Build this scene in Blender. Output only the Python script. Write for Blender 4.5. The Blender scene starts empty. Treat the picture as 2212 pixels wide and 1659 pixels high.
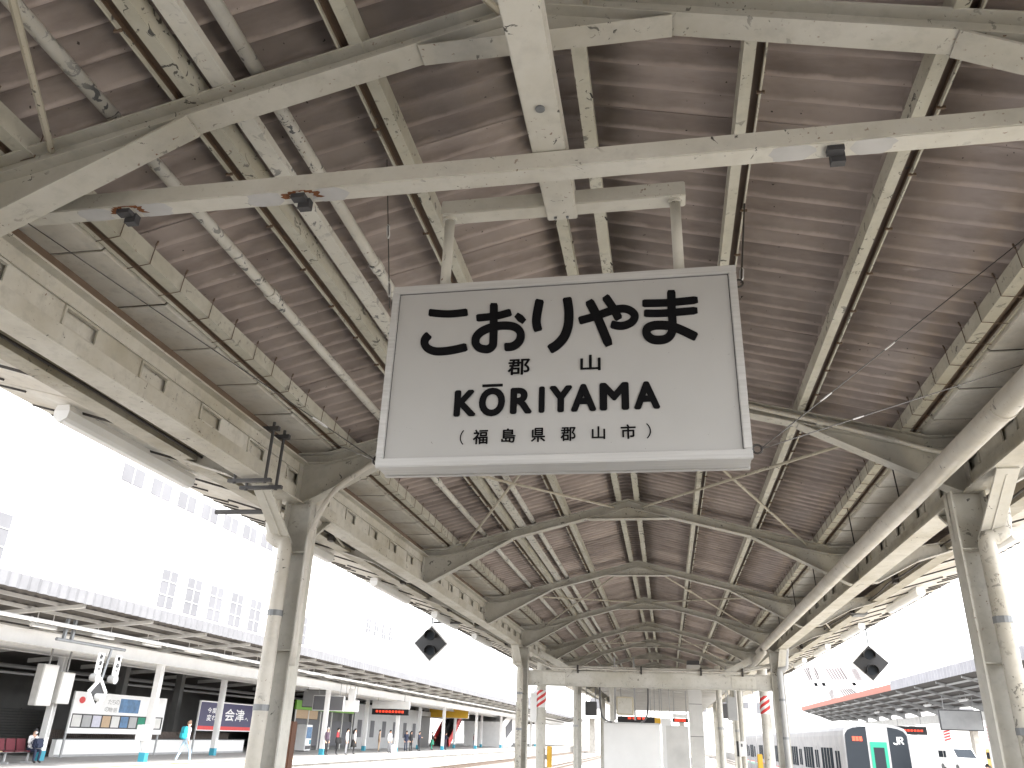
import bpy, bmesh, math, random
from mathutils import Vector, Matrix
import numpy as np
random.seed(7)
SC = bpy.context.scene
COL = SC.collection

# ------------------------------------------------------------------ camera
# camera solved from the photograph's straight lines (pixel frame 2212 x 1659)
FPX, YAW, PIT, ROL = 1714.6, 0.1923, 0.4169, 0.0364
CX, CY = 1106.0, 829.5
EYE = np.array([0.345, 0.0, 1.6])
cy_, sy_, cp_, sp_ = math.cos(YAW), math.sin(YAW), math.cos(PIT), math.sin(PIT)
FWD = np.array([-sy_*cp_, cy_*cp_, sp_]); RT0 = np.array([cy_, sy_, 0.0]); UP0 = np.cross(RT0, FWD)
RT = math.cos(ROL)*RT0 + math.sin(ROL)*UP0
UP = -math.sin(ROL)*RT0 + math.cos(ROL)*UP0
cam = bpy.data.cameras.new('camera'); cam_ob = bpy.data.objects.new('camera', cam); COL.objects.link(cam_ob)
cam.sensor_width = 36.0; cam.lens = 36.0*FPX/2212.0; cam.clip_start = 0.05; cam.clip_end = 5000
cam_ob.matrix_world = Matrix(((RT[0], UP[0], -FWD[0], EYE[0]), (RT[1], UP[1], -FWD[1], EYE[1]), (RT[2], UP[2], -FWD[2], EYE[2]), (0, 0, 0, 1)))
SC.camera = cam_ob

def ray(x, y):
    return RT*(x-CX)/FPX - UP*(y-CY)/FPX + FWD
def atX(x, y, X):
    d = ray(x, y); return EYE + d*(X-EYE[0])/d[0]
def atY(x, y, Y):
    d = ray(x, y); return EYE + d*(Y-EYE[1])/d[1]
def atZ(x, y, Z):
    d = ray(x, y); return EYE + d*(Z-EYE[2])/d[2]

# ------------------------------------------------------------------ world, sun, exposure
SUN_EL, SUN_AZ = math.radians(52), math.radians(118)      # azimuth measured from +Y towards +X
w = bpy.data.worlds.new('World'); SC.world = w; w.use_nodes = True
nt = w.node_tree; nt.nodes.clear()
o_ = nt.nodes.new('ShaderNodeOutputWorld'); bg = nt.nodes.new('ShaderNodeBackground')
sk = nt.nodes.new('ShaderNodeTexSky'); sk.sky_type = 'NISHITA'; sk.sun_disc = False
sk.sun_elevation = SUN_EL; sk.sun_rotation = SUN_AZ; sk.air_density = 1.0; sk.dust_density = 1.5; sk.ozone_density = 0.6
hs = nt.nodes.new('ShaderNodeHueSaturation'); hs.inputs['Saturation'].default_value = 0.12
nt.links.new(sk.outputs[0], hs.inputs['Color']); nt.links.new(hs.outputs[0], bg.inputs['Color'])
bg.inputs['Strength'].default_value = 0.14
nt.links.new(bg.outputs[0], o_.inputs[0])
sl = bpy.data.lights.new('sun', 'SUN'); sl.energy = 1.5; sl.angle = math.radians(16); sl.color = (1.0, 0.97, 0.92)
so = bpy.data.objects.new('sun', sl); COL.objects.link(so)
sd = Vector((math.cos(SUN_EL)*math.sin(SUN_AZ), math.cos(SUN_EL)*math.cos(SUN_AZ), math.sin(SUN_EL)))
so.rotation_euler = sd.to_track_quat('Z', 'Y').to_euler(); so.location = (30, -30, 40)
SC.view_settings.view_transform = 'Standard'; SC.view_settings.look = 'None'
SC.view_settings.gamma = 1.0; SC.view_settings.use_curve_mapping = False
SC.view_settings.exposure = 2.9
SC.render.engine = 'CYCLES'
SC.cycles.max_bounces = 8; SC.cycles.diffuse_bounces = 5; SC.cycles.glossy_bounces = 3; SC.cycles.transmission_bounces = 4
SC.cycles.caustics_reflective = False; SC.cycles.caustics_refractive = False

# ------------------------------------------------------------------ materials
def newmat(name):
    m = bpy.data.materials.new(name); m.use_nodes = True
    n = m.node_tree; b = n.nodes['Principled BSDF']
    return m, n, b
def coords(n, scale=(1, 1, 1)):
    tc = n.nodes.new('ShaderNodeTexCoord'); oi = n.nodes.new('ShaderNodeObjectInfo')
    mu = n.nodes.new('ShaderNodeMath'); mu.operation = 'MULTIPLY'; mu.inputs[1].default_value = 61.7
    n.links.new(oi.outputs['Random'], mu.inputs[0])
    va = n.nodes.new('ShaderNodeVectorMath'); va.operation = 'ADD'
    n.links.new(tc.outputs['Object'], va.inputs[0]); n.links.new(mu.outputs[0], va.inputs[1])
    mp = n.nodes.new('ShaderNodeMapping'); mp.inputs['Scale'].default_value = scale
    n.links.new(va.outputs[0], mp.inputs['Vector'])
    return mp.outputs[0], oi.outputs['Random']
def noise(n, vec, scale, detail=4, rough=.55, dist=0):
    t = n.nodes.new('ShaderNodeTexNoise'); t.inputs['Scale'].default_value = scale
    t.inputs['Detail'].default_value = detail; t.inputs['Roughness'].default_value = rough; t.inputs['Distortion'].default_value = dist
    n.links.new(vec, t.inputs['Vector']); return t.outputs['Fac']
def ramp(n, fac, a, b, lo=0.0, hi=1.0):
    r = n.nodes.new('ShaderNodeMapRange'); r.inputs['From Min'].default_value = a; r.inputs['From Max'].default_value = b
    r.inputs['To Min'].default_value = lo; r.inputs['To Max'].default_value = hi
    n.links.new(fac, r.inputs['Value']); return r.outputs[0]
def mul(n, a, b):
    r = n.nodes.new('ShaderNodeMath'); r.operation = 'MULTIPLY'
    for i, x in enumerate((a, b)):
        if isinstance(x, (int, float)): r.inputs[i].default_value = x
        else: n.links.new(x, r.inputs[i])
    return r.outputs[0]
def mix(n, fac, a, b):
    r = n.nodes.new('ShaderNodeMix'); r.data_type = 'RGBA'
    if isinstance(fac, (int, float)): r.inputs[0].default_value = fac
    else: n.links.new(fac, r.inputs[0])
    for s, x in ((6, a), (7, b)):
        if isinstance(x, tuple): r.inputs[s].default_value = (*x[:3], 1)
        else: n.links.new(x, r.inputs[s])
    return r.outputs[2]
def bump(n, b, h, strength=.3, dist=.003):
    bp = n.nodes.new('ShaderNodeBump'); bp.inputs['Strength'].default_value = strength; bp.inputs['Distance'].default_value = dist
    n.links.new(h, bp.inputs['Height']); n.links.new(bp.outputs[0], b.inputs['Normal'])
def paint(name, col, chip=.5, rust=.3, dirt=.5, rough=.5, dirtcol=None, chipcol=(.07, .068, .062)):
    m, n, b = newmat(name); v, rnd = coords(n)
    dc = dirtcol or tuple(c*k for c, k in zip(col, (.62, .58, .48)))
    d1 = ramp(n, noise(n, v, 1.7, 6, .62), .38, .72, 0, dirt)
    c = mix(n, d1, col, dc)
    d3 = ramp(n, noise(n, v, 4.5, 6, .7, .4), .50, .66, 0, dirt*.22); c = mix(n, d3, c, tuple(x*y for x, y in zip(col, (.60, .56, .50))))
    d2 = ramp(n, noise(n, v, 14, 5, .6), .50, .76, 0, dirt*.7)
    c = mix(n, d2, c, tuple(x*.55 for x in col))
    if rust:
        rs = mul(n, ramp(n, noise(n, v, 55, 2, .5), .70-.05*rust, .745, 0, 1), ramp(n, noise(n, v, 2.3, 3), .45, .62))
        c = mix(n, rs, c, (.13, .055, .025))
    h = d2
    if chip:
        ch = ramp(n, noise(n, v, 19, 5, .62, .9), .645-.05*chip, .662-.05*chip)
        mk = ramp(n, noise(n, v, 2.6, 2, .5), .50-.1*chip, .60)
        cm = mul(n, ch, mk); c = mix(n, cm, c, chipcol); h = cm
    n.links.new(c, b.inputs['Base Color']); b.inputs['Roughness'].default_value = rough
    r2 = ramp(n, noise(n, v, 5, 3), .3, .7, rough-.08, rough+.15); n.links.new(r2, b.inputs['Roughness'])
    bump(n, b, h, .35, -.002)
    return m
def plain(name, col, rough=.5, metal=0, var=.12, scale=4, bumpy=0):
    m, n, b = newmat(name); v, rnd = coords(n)
    d = ramp(n, noise(n, v, scale, 5, .6), .35, .7, 0, 1)
    c = mix(n, mul(n, d, var), col, tuple(x*.35 for x in col))
    n.links.new(c, b.inputs['Base Color']); b.inputs['Roughness'].default_value = rough; b.inputs['Metallic'].default_value = metal
    if bumpy: bump(n, b, noise(n, v, scale*6, 5, .6), bumpy, .01)
    return m
def emit(name, col, s):
    m, n, b = newmat(name); b.inputs['Base Color'].default_value = (*col, 1); b.inputs['Emission Color'].default_value = (*col, 1); b.inputs['Emission Strength'].default_value = s
    return m

M = {}
CREAM = (.50, .49, .455)
M['steel'] = paint('cream_steel_paint', CREAM, .3, .6, .6)
M['steel_clean'] = paint('cream_beam_paint', (.57, .56, .52), .05, .6, .45)
M['steel_peel'] = paint('cream_peeling_paint', (.50, .49, .43), 1.0, .5, .6)
M['tube_peel'] = paint('pale_tube_peeling_paint', (.62, .61, .57), 1.35, .2, .35, chipcol=(.12, .125, .13))
M['girder'] = paint('grey_green_girder_paint', (.58, .565, .515), .15, .35, .8)
M['brown'] = paint('dark_brown_paint', (.15, .105, .075), .2, .4, .6)  # dark brown for purlin insides, bolts, gutter backing and gap strip
M['gutter'] = paint('cream_gutter_sheet', (.64, .625, .58), .0, .1, .75, dirtcol=(.47, .41, .32))
M['pipe'] = paint('cream_downpipe', (.56, .54, .50), .1, .2, .5, rough=.42)
M['pipe_peel'] = paint('downpipe_flaking', (.50, .48, .43), 1.6, .3, .6, chipcol=(.2, .19, .17))
M['purlin_grime'] = paint('grimy_purlin_paint', (.44, .42, .36), .5, .8, 1.0)
M['dark_iron'] = plain('dark_iron', (.045, .04, .037), .6, .3, .4, 20)
M['rod'] = paint('painted_rod', (.48, .45, .38), .6, .6, .5)
M['wire'] = plain('galvanised_wire', (.09, .085, .08), .45, .6, .3, 30)
M['stub'] = plain('dark_stub_steel', (.05, .05, .055), .6, 0, .4, 14)
M['zinc'] = plain('zinc_grey', (.20, .21, .22), .5, .3, .35, 12)

def roofmat():
    m, n, b = newmat('fibre_cement_sheet'); v, rnd = coords(n)
    mp = n.nodes.new('ShaderNodeMapping'); mp.inputs['Scale'].default_value = (.7, 3.2, 1); n.links.new(v, mp.inputs['Vector'])
    base = mix(n, ramp(n, noise(n, v, 1.3, 5, .65), .35, .68), (.262, .222, .205), (.375, .328, .308))
    c = mix(n, mul(n, ramp(n, noise(n, mp.outputs[0], 2.2, 5, .65), .45, .7), .55), base, (.155, .122, .112))
    ef = mul(n, ramp(n, noise(n, mp.outputs[0], 4.5, 4, .7), .665, .72), ramp(n, noise(n, v, 2.1, 3), .52, .62))
    c = mix(n, mul(n, ef, .55), c, (.55, .49, .46))
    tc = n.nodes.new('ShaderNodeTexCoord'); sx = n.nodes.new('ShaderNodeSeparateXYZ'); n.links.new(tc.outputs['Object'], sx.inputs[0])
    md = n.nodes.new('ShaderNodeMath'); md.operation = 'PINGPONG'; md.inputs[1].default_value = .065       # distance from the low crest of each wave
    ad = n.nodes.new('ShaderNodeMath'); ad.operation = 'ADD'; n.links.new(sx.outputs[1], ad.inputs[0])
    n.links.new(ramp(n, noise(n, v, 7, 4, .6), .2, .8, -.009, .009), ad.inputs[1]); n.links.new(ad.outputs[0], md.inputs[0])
    dust_and_crest_light = mul(n, ramp(n, md.outputs[0], .004, .013, 1, 0), ramp(n, noise(n, mp.outputs[0], 1.6, 4, .65), .30, .62, .12, .8))  # pale crest dust, also standing in for light catching the waves
    c = mix(n, dust_and_crest_light, c, (.50, .425, .395))
    sp = ramp(n, noise(n, v, 38, 2), .735, .76); c = mix(n, sp, c, (.06, .05, .045))
    hv = n.nodes.new('ShaderNodeHueSaturation'); n.links.new(c, hv.inputs['Color'])
    n.links.new(ramp(n, rnd, 0, 1, .80, 1.15), hv.inputs['Value'])
    n.links.new(hv.outputs[0], b.inputs['Base Color']); b.inputs['Roughness'].default_value = .85
    bump(n, b, noise(n, v, 60, 5, .7), .25, .004)
    return m
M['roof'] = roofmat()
M['concrete'] = plain('concrete', (.36, .345, .32), .85, 0, .45, 1.2, .3)
M['asphalt_light'] = plain('platform_asphalt', (.38, .37, .36), .9, 0, .35, 1.5, .35)
M['asphalt_low_bounce'] = plain('low_bounce_asphalt', (.15, .145, .14), .9, 0, .35, 1.5, .35)
M['slab_bounce'] = plain('pale_bounce_slab', (.55, .54, .52), .85, 0, .25, 1.2, .2)
M['white_line'] = plain('white_road_paint', (.72, .71, .68), .7, 0, .25, 3)
M['yellow'] = plain('yellow_tactile', (.62, .42, .06), .7, 0, .25, 3)
M['rail'] = plain('rail_steel', (.16, .11, .08), .4, .6, .4, 6)
M['sleeper'] = plain('concrete_sleeper', (.30, .28, .255), .9, 0, .3, 4)
def ballastmat():
    m, n, b = newmat('ballast'); v, r = coords(n)
    t = n.nodes.new('ShaderNodeTexVoronoi'); t.inputs['Scale'].default_value = 14; n.links.new(v, t.inputs['Vector'])
    c = mix(n, ramp(n, noise(n, v, .4, 5), .35, .7), (.36, .335, .31), (.46, .43, .40))
    hv = n.nodes.new('ShaderNodeHueSaturation'); n.links.new(c, hv.inputs['Color']); sx = n.nodes.new('ShaderNodeSeparateColor'); n.links.new(t.outputs['Color'], sx.inputs[0])
    n.links.new(ramp(n, sx.outputs[0], 0, 1, .55, 1.35), hv.inputs['Value']); n.links.new(hv.outputs[0], b.inputs['Base Color'])
    b.inputs['Roughness'].default_value = .95; bump(n, b, t.outputs['Distance'], .8, .05); return m
M['ballast'] = ballastmat()
def acrylic():
    m, n, b = newmat('white_acrylic'); v, r = coords(n)
    c = mix(n, ramp(n, noise(n, v, 2.2, 4, .6), .4, .75, 0, .35), (.40, .398, .396), (.34, .336, .332))
    sp = mul(n, ramp(n, noise(n, v, 75, 2), .735, .755), ramp(n, noise(n, v, 4, 2), .45, .6)); c = mix(n, mul(n, sp, .8), c, (.16, .15, .14))
    n.links.new(c, b.inputs['Base Color']); b.inputs['Roughness'].default_value = .28; b.inputs['Subsurface Weight'].default_value = .0
    return m
M['acrylic'] = acrylic()
def alu():
    m, n, b = newmat('aluminium'); v, r = coords(n, (1, 40, 40))
    c = mix(n, ramp(n, noise(n, v, 3, 4), .3, .7), (.50, .50, .50), (.60, .60, .60)); n.links.new(c, b.inputs['Base Color'])
    b.inputs['Metallic'].default_value = .3; n.links.new(ramp(n, noise(n, v, 2, 4), .3, .7, .28, .42), b.inputs['Roughness']); return m
M['alu'] = alu()
M['letter'] = plain('black_letter', (.005, .005, .006), .6, 0, 0)
M['letter'].node_tree.nodes['Principled BSDF'].inputs['Specular IOR Level'].default_value = .08
M['gap'] = plain('dark_gap', (.02, .018, .017), .8)
M['white'] = plain('white_paint', (.74, .74, .74), .45, 0, .12, 2)
M['offwhite'] = plain('off_white_paint', (.60, .595, .58), .5, 0, .3, 2)
M['grey'] = plain('grey_paint', (.33, .335, .34), .5, 0, .2, 3)
M['dgrey'] = plain('dark_grey', (.07, .07, .075), .55, 0, .2, 3)
M['black'] = plain('black', (.010, .010, .012), .45, 0, .1)
M['lampwhite'] = plain('lamp_diffuser', (.84, .85, .87), .35, 0, .14, 3)
M['cyan'] = plain('cyan_base_paint', (.04, .28, .38), .5, 0, .15, 3)
M['red'] = plain('red_paint', (.55, .03, .03), .5, 0, .15, 3)
M['green'] = plain('train_green', (.006, .27, .165), .35, 0, .06, 2)
M['lime'] = plain('lime_fascia', (.14, .36, .03), .5, 0, .1, 2)
M['stainless'] = plain('stainless_body', (.36, .36, .37), .55, 0, .25, 1.5)
M['glass'] = plain('dark_glass', (.035, .04, .047), .08, 0, .1, 2)
M['paleglass'] = plain('pale_window_glass', (.155, .155, .165), .4, 0, .25, .3)
M['facade'] = plain('white_facade', (.74, .735, .72), .7, 0, .06, .3)
for k_ in ('glass', 'paleglass', 'stainless'): M[k_].node_tree.nodes['Principled BSDF'].inputs['Specular IOR Level'].default_value = 0
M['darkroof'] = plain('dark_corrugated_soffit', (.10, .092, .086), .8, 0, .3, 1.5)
M['guard'] = plain('sun_side_guard', (.13, .13, .138), .6, 0, .3, 2)  # darkened to offset the direct sun on this side
M['guard_shade_side'] = plain('shade_side_guard', (.30, .30, .33), .6, 0, .3, 2)  # same guard on the shaded side, light offset put into its colour
M['terracotta'] = plain('red_eave_trim', (.40, .16, .125), .6, 0, .15, 2)
M['hall'] = plain('hall_wall', (.13, .13, .128), .8, 0, .35, .8)
M['louvre'] = plain('grey_louvre', (.09, .09, .088), .6, 0, .2, 4)
M['navy'] = plain('poster_navy', (.035, .032, .09), .5, 0, .1, 1)
M['skyblue'] = plain('poster_sea', (.08, .19, .36), .5, 0, .8, 3)
M['fence'] = plain('brown_fence', (.16, .13, .115), .7, 0, .3, 5)
M['wood'] = plain('rust_brown_casing', (.12, .045, .02), .6, 0, .45, 6)
M['amber'] = plain('amber_yellow', (.65, .38, .03), .5, 0, .2, 5)
M['led_red'] = emit('led_red', (1, .07, .03), .11)
M['led_amber'] = emit('led_amber', (1, .35, .04), .11)
M['led_off'] = M['black']
M['rusty'] = plain('rust_orange', (.20, .07, .02), .85, 0, .7, 25, .5)
M['palelouvre'] = plain('pale_pink_louvre', (.13, .105, .115), .6, 0, .1, 1)
M['grime'] = plain('patch_grey_primer', (.45, .45, .455), .5, 0, .25, 6)
M['beige'] = plain('beige_box', (.50, .45, .33), .5, 0, .2, 3)
for nm, c in dict(skin=(.55, .34, .25), skin2=(.48, .29, .21), hair=(.012, .010, .009), hairgrey=(.45, .44, .43), jacket_white=(.72, .72, .74), navy_cloth=(.02, .028, .06), black_cloth=(.02, .02, .022), pale_denim=(.30, .42, .55), teal=(.01, .25, .32), red_cloth=(.55, .04, .05), grey_cloth=(.20, .205, .22), plum=(.07, .045, .07), green_cloth=(.03, .22, .14), pink_cloth=(.55, .30, .33), tan=(.45, .33, .22), shoe=(.03, .03, .03), brown_hair=(.09, .05, .03), maroon=(.12, .02, .03), lilac=(.52, .52, .60)).items():
    M[nm] = plain('cloth_'+nm, c, .8, 0, .25, 9)

# ------------------------------------------------------------------ mesh helpers
class MB:
    def __init__(s): s.v = []; s.f = []; s.mi = []; s.cur = 0
    def add(s, vs, fs):
        k = len(s.v); s.v += [tuple(map(float, p)) for p in vs]
        for f in fs: s.f.append([i+k for i in f]); s.mi.append(s.cur)
        return s
    def box(s, x0, x1, y0, y1, z0, z1):
        return s.add([(x0, y0, z0), (x1, y0, z0), (x1, y1, z0), (x0, y1, z0), (x0, y0, z1), (x1, y0, z1), (x1, y1, z1), (x0, y1, z1)],
                     [(0, 3, 2, 1), (4, 5, 6, 7), (0, 1, 5, 4), (1, 2, 6, 5), (2, 3, 7, 6), (3, 0, 4, 7)])
    def prism(s, prof, a0, a1, axis='Y'):
        n = len(prof); ar = sum(prof[i][0]*prof[(i+1) % n][1]-prof[(i+1) % n][0]*prof[i][1] for i in range(n))
        if ar < 0: prof = prof[::-1]
        if axis == 'Y': mk = lambda p, a: (p[0], a, p[1]); flip = True
        elif axis == 'X': mk = lambda p, a: (a, p[0], p[1]); flip = False
        else: mk = lambda p, a: (p[0], p[1], a); flip = False
        vs = [mk(p, a0) for p in prof]+[mk(p, a1) for p in prof]
        fs = [tuple(range(n))[::-1], tuple(range(n, 2*n))]+[(i, (i+1) % n, (i+1) % n+n, i+n) for i in range(n)]
        if flip: fs = [f[::-1] for f in fs]
        return s.add(vs, fs)
    def path(s, pts, r, n=8, cap=True, up=None):
        pts = [Vector(p) for p in pts]; vs = []; fs = []
        rr = r if isinstance(r, (list, tuple)) else [r]*len(pts)
        u = None
        for i, p in enumerate(pts):
            t = (pts[min(i+1, len(pts)-1)]-pts[max(i-1, 0)]).normalized()
            if u is None:
                u = t.cross(Vector((0, 0, 1)) if abs(t.z) < .9 else Vector((1, 0, 0))).normalized()
            else:
                u = (u-t*u.dot(t)).normalized()
            w_ = t.cross(u)
            for k in range(n):
                a = 2*math.pi*k/n+math.pi/n
                vs.append(p+(u*math.cos(a)+w_*math.sin(a))*rr[i])
        for i in range(len(pts)-1):
            for k in range(n):
                a = i*n+k; b = i*n+(k+1) % n
                fs.append((a, b, b+n, a+n))
        if cap: fs += [tuple(range(n))[::-1], tuple(range((len(pts)-1)*n, len(pts)*n))]
        return s.add(vs, fs)
    def bar(s, p0, p1, w_, h, up=(0, 0, 1)):
        p0, p1, up = Vector(p0), Vector(p1), Vector(up); t = (p1-p0).normalized()
        sdv = t.cross(up).normalized()*w_/2; uv = sdv.cross(t).normalized()*h/2
        vs = [p+a*sdv+b*uv for p in (p0, p1) for a, b in ((-1, -1), (1, -1), (1, 1), (-1, 1))]
        return s.add(vs, [(0, 1, 2, 3), (7, 6, 5, 4), (0, 4, 5, 1), (1, 5, 6, 2), (2, 6, 7, 3), (3, 7, 4, 0)])
    def mesh(s, name):
        me = bpy.data.meshes.new(name); me.from_pydata(s.v, [], s.f); me.polygons.foreach_set('material_index', s.mi); me.update()
        return me
    def build(s, name, mats, parent=None, smooth=False, kind=None, bevel=0):
        me = s.mesh(name)
        bm = bmesh.new(); bm.from_mesh(me); bmesh.ops.recalc_face_normals(bm, faces=bm.faces)
        if bevel: bmesh.ops.bevel(bm, geom=list(bm.edges), offset=bevel, segments=2, affect='EDGES', clamp_overlap=True)
        bm.to_mesh(me); bm.free()
        for m in (mats if isinstance(mats, (list, tuple)) else [mats]): me.materials.append(M[m] if isinstance(m, str) else m)
        if smooth: me.polygons.foreach_set('use_smooth', [True]*len(me.polygons))
        return link(name, me, parent, kind)
def link(name, me, parent=None, kind=None, loc=None):
    o = bpy.data.objects.new(name, me); COL.objects.link(o)
    if parent is not None:
        o.parent = parent
    if loc is not None: o.location = loc
    if kind: o['kind'] = kind
    return o
def tag(o, label, cat, group=None):
    o['label'] = label; o['category'] = cat
    if group: o['group'] = group
    return o
def thing(name, label, cat, loc=(0, 0, 0), rz=0, group=None):
    o = bpy.data.objects.new(name, None); COL.objects.link(o); o.location = loc; o.rotation_euler = (0, 0, rz)
    o.empty_display_size = .2
    return tag(o, label, cat, group)
def copy_tree(o, parent=None):
    c = o.copy(); COL.objects.link(c); c.parent = parent
    for ch in o.children: copy_tree(ch, c)
    return c
def smoothpts(p, n=6):
    p = [np.array(q, float) for q in p]; q = [2*p[0]-p[1]]+p+[2*p[-1]-p[-2]]; out = []
    for i in range(1, len(q)-2):
        for k in range(n):
            t = k/n; a, b, c, d = q[i-1], q[i], q[i+1], q[i+2]
            out.append(.5*((2*b)+(-a+c)*t+(2*a-5*b+4*c-d)*t*t+(-a+3*b-3*c+d)*t**3))
    out.append(p[-1]); return out

# ================================================================== the setting
def sheet(name, x0, x1, y0, y1, z, mat):
    return MB().add([(x0, y0, z), (x1, y0, z), (x1, y1, z), (x0, y1, z)], [(0, 1, 2, 3)]).build(name, mat, None, kind='structure')
sheet('ground', -1500, 1500, -600, 2500, -1.16, 'ballast')
ISL = 4.75                                              # half width of the island platform
MB().box(-ISL, ISL, -40, 150, -1.3, 0).build('platform', 'slab_bounce', kind='structure')  # pale floor edges added to bounce more light onto girders and gutters
sheet('platform_asphalt', -2.75, 2.75, -40, 150, .004, 'asphalt_low_bounce')  # dark centre strip added to cut floor bounce under the roof
for s in (-1, 1):
    MB().box(min(s*(ISL-.03), s*(ISL-.33)), max(s*(ISL-.03), s*(ISL-.33)), -40, 150, 0, .004).build('platform_edge_line', 'white_line', kind='structure')
    MB().box(min(s*(ISL-.95), s*(ISL-1.25)), max(s*(ISL-.95), s*(ISL-1.25)), -40, 150, 0, .006).build('tactile_paving', 'yellow', kind='structure')
LPX = -19.4                                             # edge of the station-side platform
MB().box(-60, LPX, -30, 260, -1.3, 0).build('platform', 'asphalt_light', kind='structure')
MB().box(LPX-.45, LPX-.02, -30, 260, 0, .004).build('platform_edge_line', 'white_line', kind='structure')
MB().box(LPX-1.5, LPX-1.15, -30, 260, 0, .006).build('tactile_paving', 'yellow', kind='structure')
face = MB()
for k in range(0, 110):
    face.box(LPX, LPX+.03, -30+k*2.4, -30+k*2.4+2.36, -1.16, -.22)
face.box(LPX, LPX+.12, -30, 234, -.2, -.002)
face.build('platform_face', 'concrete', kind='structure')
RPX = 12.2
MB().box(RPX, 40, 20, 220, -1.3, 0).build('platform', 'asphalt_light', kind='structure')
MB().box(RPX+.02, RPX+.4, 20, 220, 0, .004).build('platform_edge_line', 'white_line', kind='structure')

def track(x, label):
    t = thing('railway_track', label, 'railway track', (x, 40, -1.16), 0, 'railway tracks between the platforms')
    for s in (-1, 1):
        prof = [(-.065, 0), (.065, 0), (.065, .015), (.012, .035), (.012, .11), (.034, .12), (.034, .15), (-.034, .15), (-.034, .12), (-.012, .11), (-.012, .035), (-.065, .015)]
        MB().prism([(p[0]+s*.5335, p[1]+.1) for p in prof], -75, 200).build('rail', 'rail', t)
    sl_ = MB()
    for k in range(400): sl_.box(-1, 1, -75+k*.65, -75+k*.65+.22, -.05, .1)
    sl_.build('sleepers', 'sleeper', t, kind='stuff')
track(-6.45, 'ballasted railway track along the left edge of the island platform')
track(-10.4, 'ballasted railway track second from the island platform on its left')
track(-17.75, 'ballasted railway track right against the station-side platform')
track(6.45, 'ballasted railway track along the right edge of the island platform')
track(9.68, 'ballasted railway track under the silver and green train')

# ================================================================== island canopy
S = 3.5; Y0 = 5.63
KS = list(range(-13, 12)); YA, YB = Y0+S*KS[0]-1.0, Y0+S*KS[-1]+1.0
canopy = thing('platform_canopy', 'cream steel canopy with brown corrugated ridge roof over the island platform', 'canopy')
SLP = .259
def zl(x): return 4.068-SLP*abs(x)                      # underside of the rafters
def poly_strip(mb, pts, w_, th):                        # a flange: strip along (x,z) points, centred on y = 0
    up = [(x, z+th) for x, z in pts]
    mb.prism(pts+up[::-1], -w_/2, w_/2)
def rafter_mesh():
    mb = MB()
    for s in (-1, 1):
        low = [(s*.0, zl(0)), (s*2.05, zl(2.05)), (s*2.2, 3.508), (s*2.50, 3.518)]
        top = [(s*.0, zl(0)+.1), (s*2.05, zl(2.05)+.1), (s*2.2, 3.595), (s*2.50, 3.59)]
        poly_strip(mb, low, .105, .009)
        poly_strip(mb, [(x, z-.009) for x, z in top], .1048, .009)
        mb.prism([(x, z+.004) for x, z in low]+[(x, z-.004) for x, z in top[::-1]], -.004, .004)            # web
        mb.prism([(s*1.37, zl(1.37)+.004), (s*2.405, 3.512), (s*2.405, 3.195), (s*2.33, 3.195)], -.0048, .0048)
        fl = [(s*1.36, zl(1.36)-.008), (s*2.325, 3.196), (s*2.405, 3.190)]
        poly_strip(mb, fl, .112, .0095)
        mb.box(min(s*2.405, s*2.417), max(s*2.405, s*2.417), -.075, .075, 3.185, 3.517)
        mb.prism([(0, zl(0)+.002), (s*.46, zl(.46)+.002), (s*.46, zl(.46)-.004), (s*.44, zl(.46)-.008), (0, zl(.46)-.008)], -.0052, .0052)
    poly_strip(mb, [(-.465, zl(.46)-.012), (.465, zl(.46)-.012)], .098, .0038)
    return mb
rm = rafter_mesh()
rafter0 = rm.build('rafter', 'steel', canopy)
spl = MB()
for s in (-1, 1):
    spl.prism([(0, zl(0)+.02), (s*.27, zl(.27)+.02), (s*.27, zl(.27)+.08), (0, zl(0)+.08)], -.011, .011)
    for q in (.05, .11, .17, .23):
        for yy in (-1, 1): spl.path([(s*q, yy*.010, zl(q)+.05), (s*q, yy*.020, zl(q)+.05)], .012, 6)
sp0 = spl.build('splice_plate', 'steel', rafter0)
for i, k in enumerate(KS):
    if i == 0: rafter0.location = (0, Y0+S*k, 0); continue
    c = rafter0.copy(); COL.objects.link(c); c.location = (0, Y0+S*k, 0)
    d = sp0.copy(); COL.objects.link(d); d.parent = c

# roof sheets -------------------------------------------------------
WV, AMP, TH = .13, .025, .003
def corr_sheet(xs_z, nw, name, mat='roof', wob=0):
    """corrugations repeat along y; xs_z = cross profile list of (x, z)"""
    seg = 10; n = nw*seg+1; vs = []; fs = []
    for side in (0, 1):
        for j in range(n):
            y = (j/seg)*WV; a = AMP*(2*abs(math.sin(math.pi*j/seg))**.8-1)
            for x, z in xs_z: vs.append((x, y, z+a+side*TH))
    m = len(xs_z); N = n*m
    for j in range(n-1):
        for i in range(m-1):
            a = j*m+i; fs.append((a, a+1, a+m+1, a+m)); fs.append((a+N, a+m+N, a+m+1+N, a+1+N))
    for j in range(n-1):
        for i in (0, m-1):
            a = j*m+i; fs.append((a, a+m, a+m+N, a+N))
    for i in range(m-1):
        for j in (0, n-1):
            a = j*m+i; fs.append((a, a+1, a+1+N, a+N))
    mb = MB().add(vs, fs); me = mb.mesh(name); me.materials.append(M[mat])
    me.polygons.foreach_set('use_smooth', [True]*len(me.polygons)); return me
def zr(x): return 4.288-SLP*abs(x)
NW = 7; LEN = NW*WV
nsh = int((YB-YA)/LEN)+1
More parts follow.
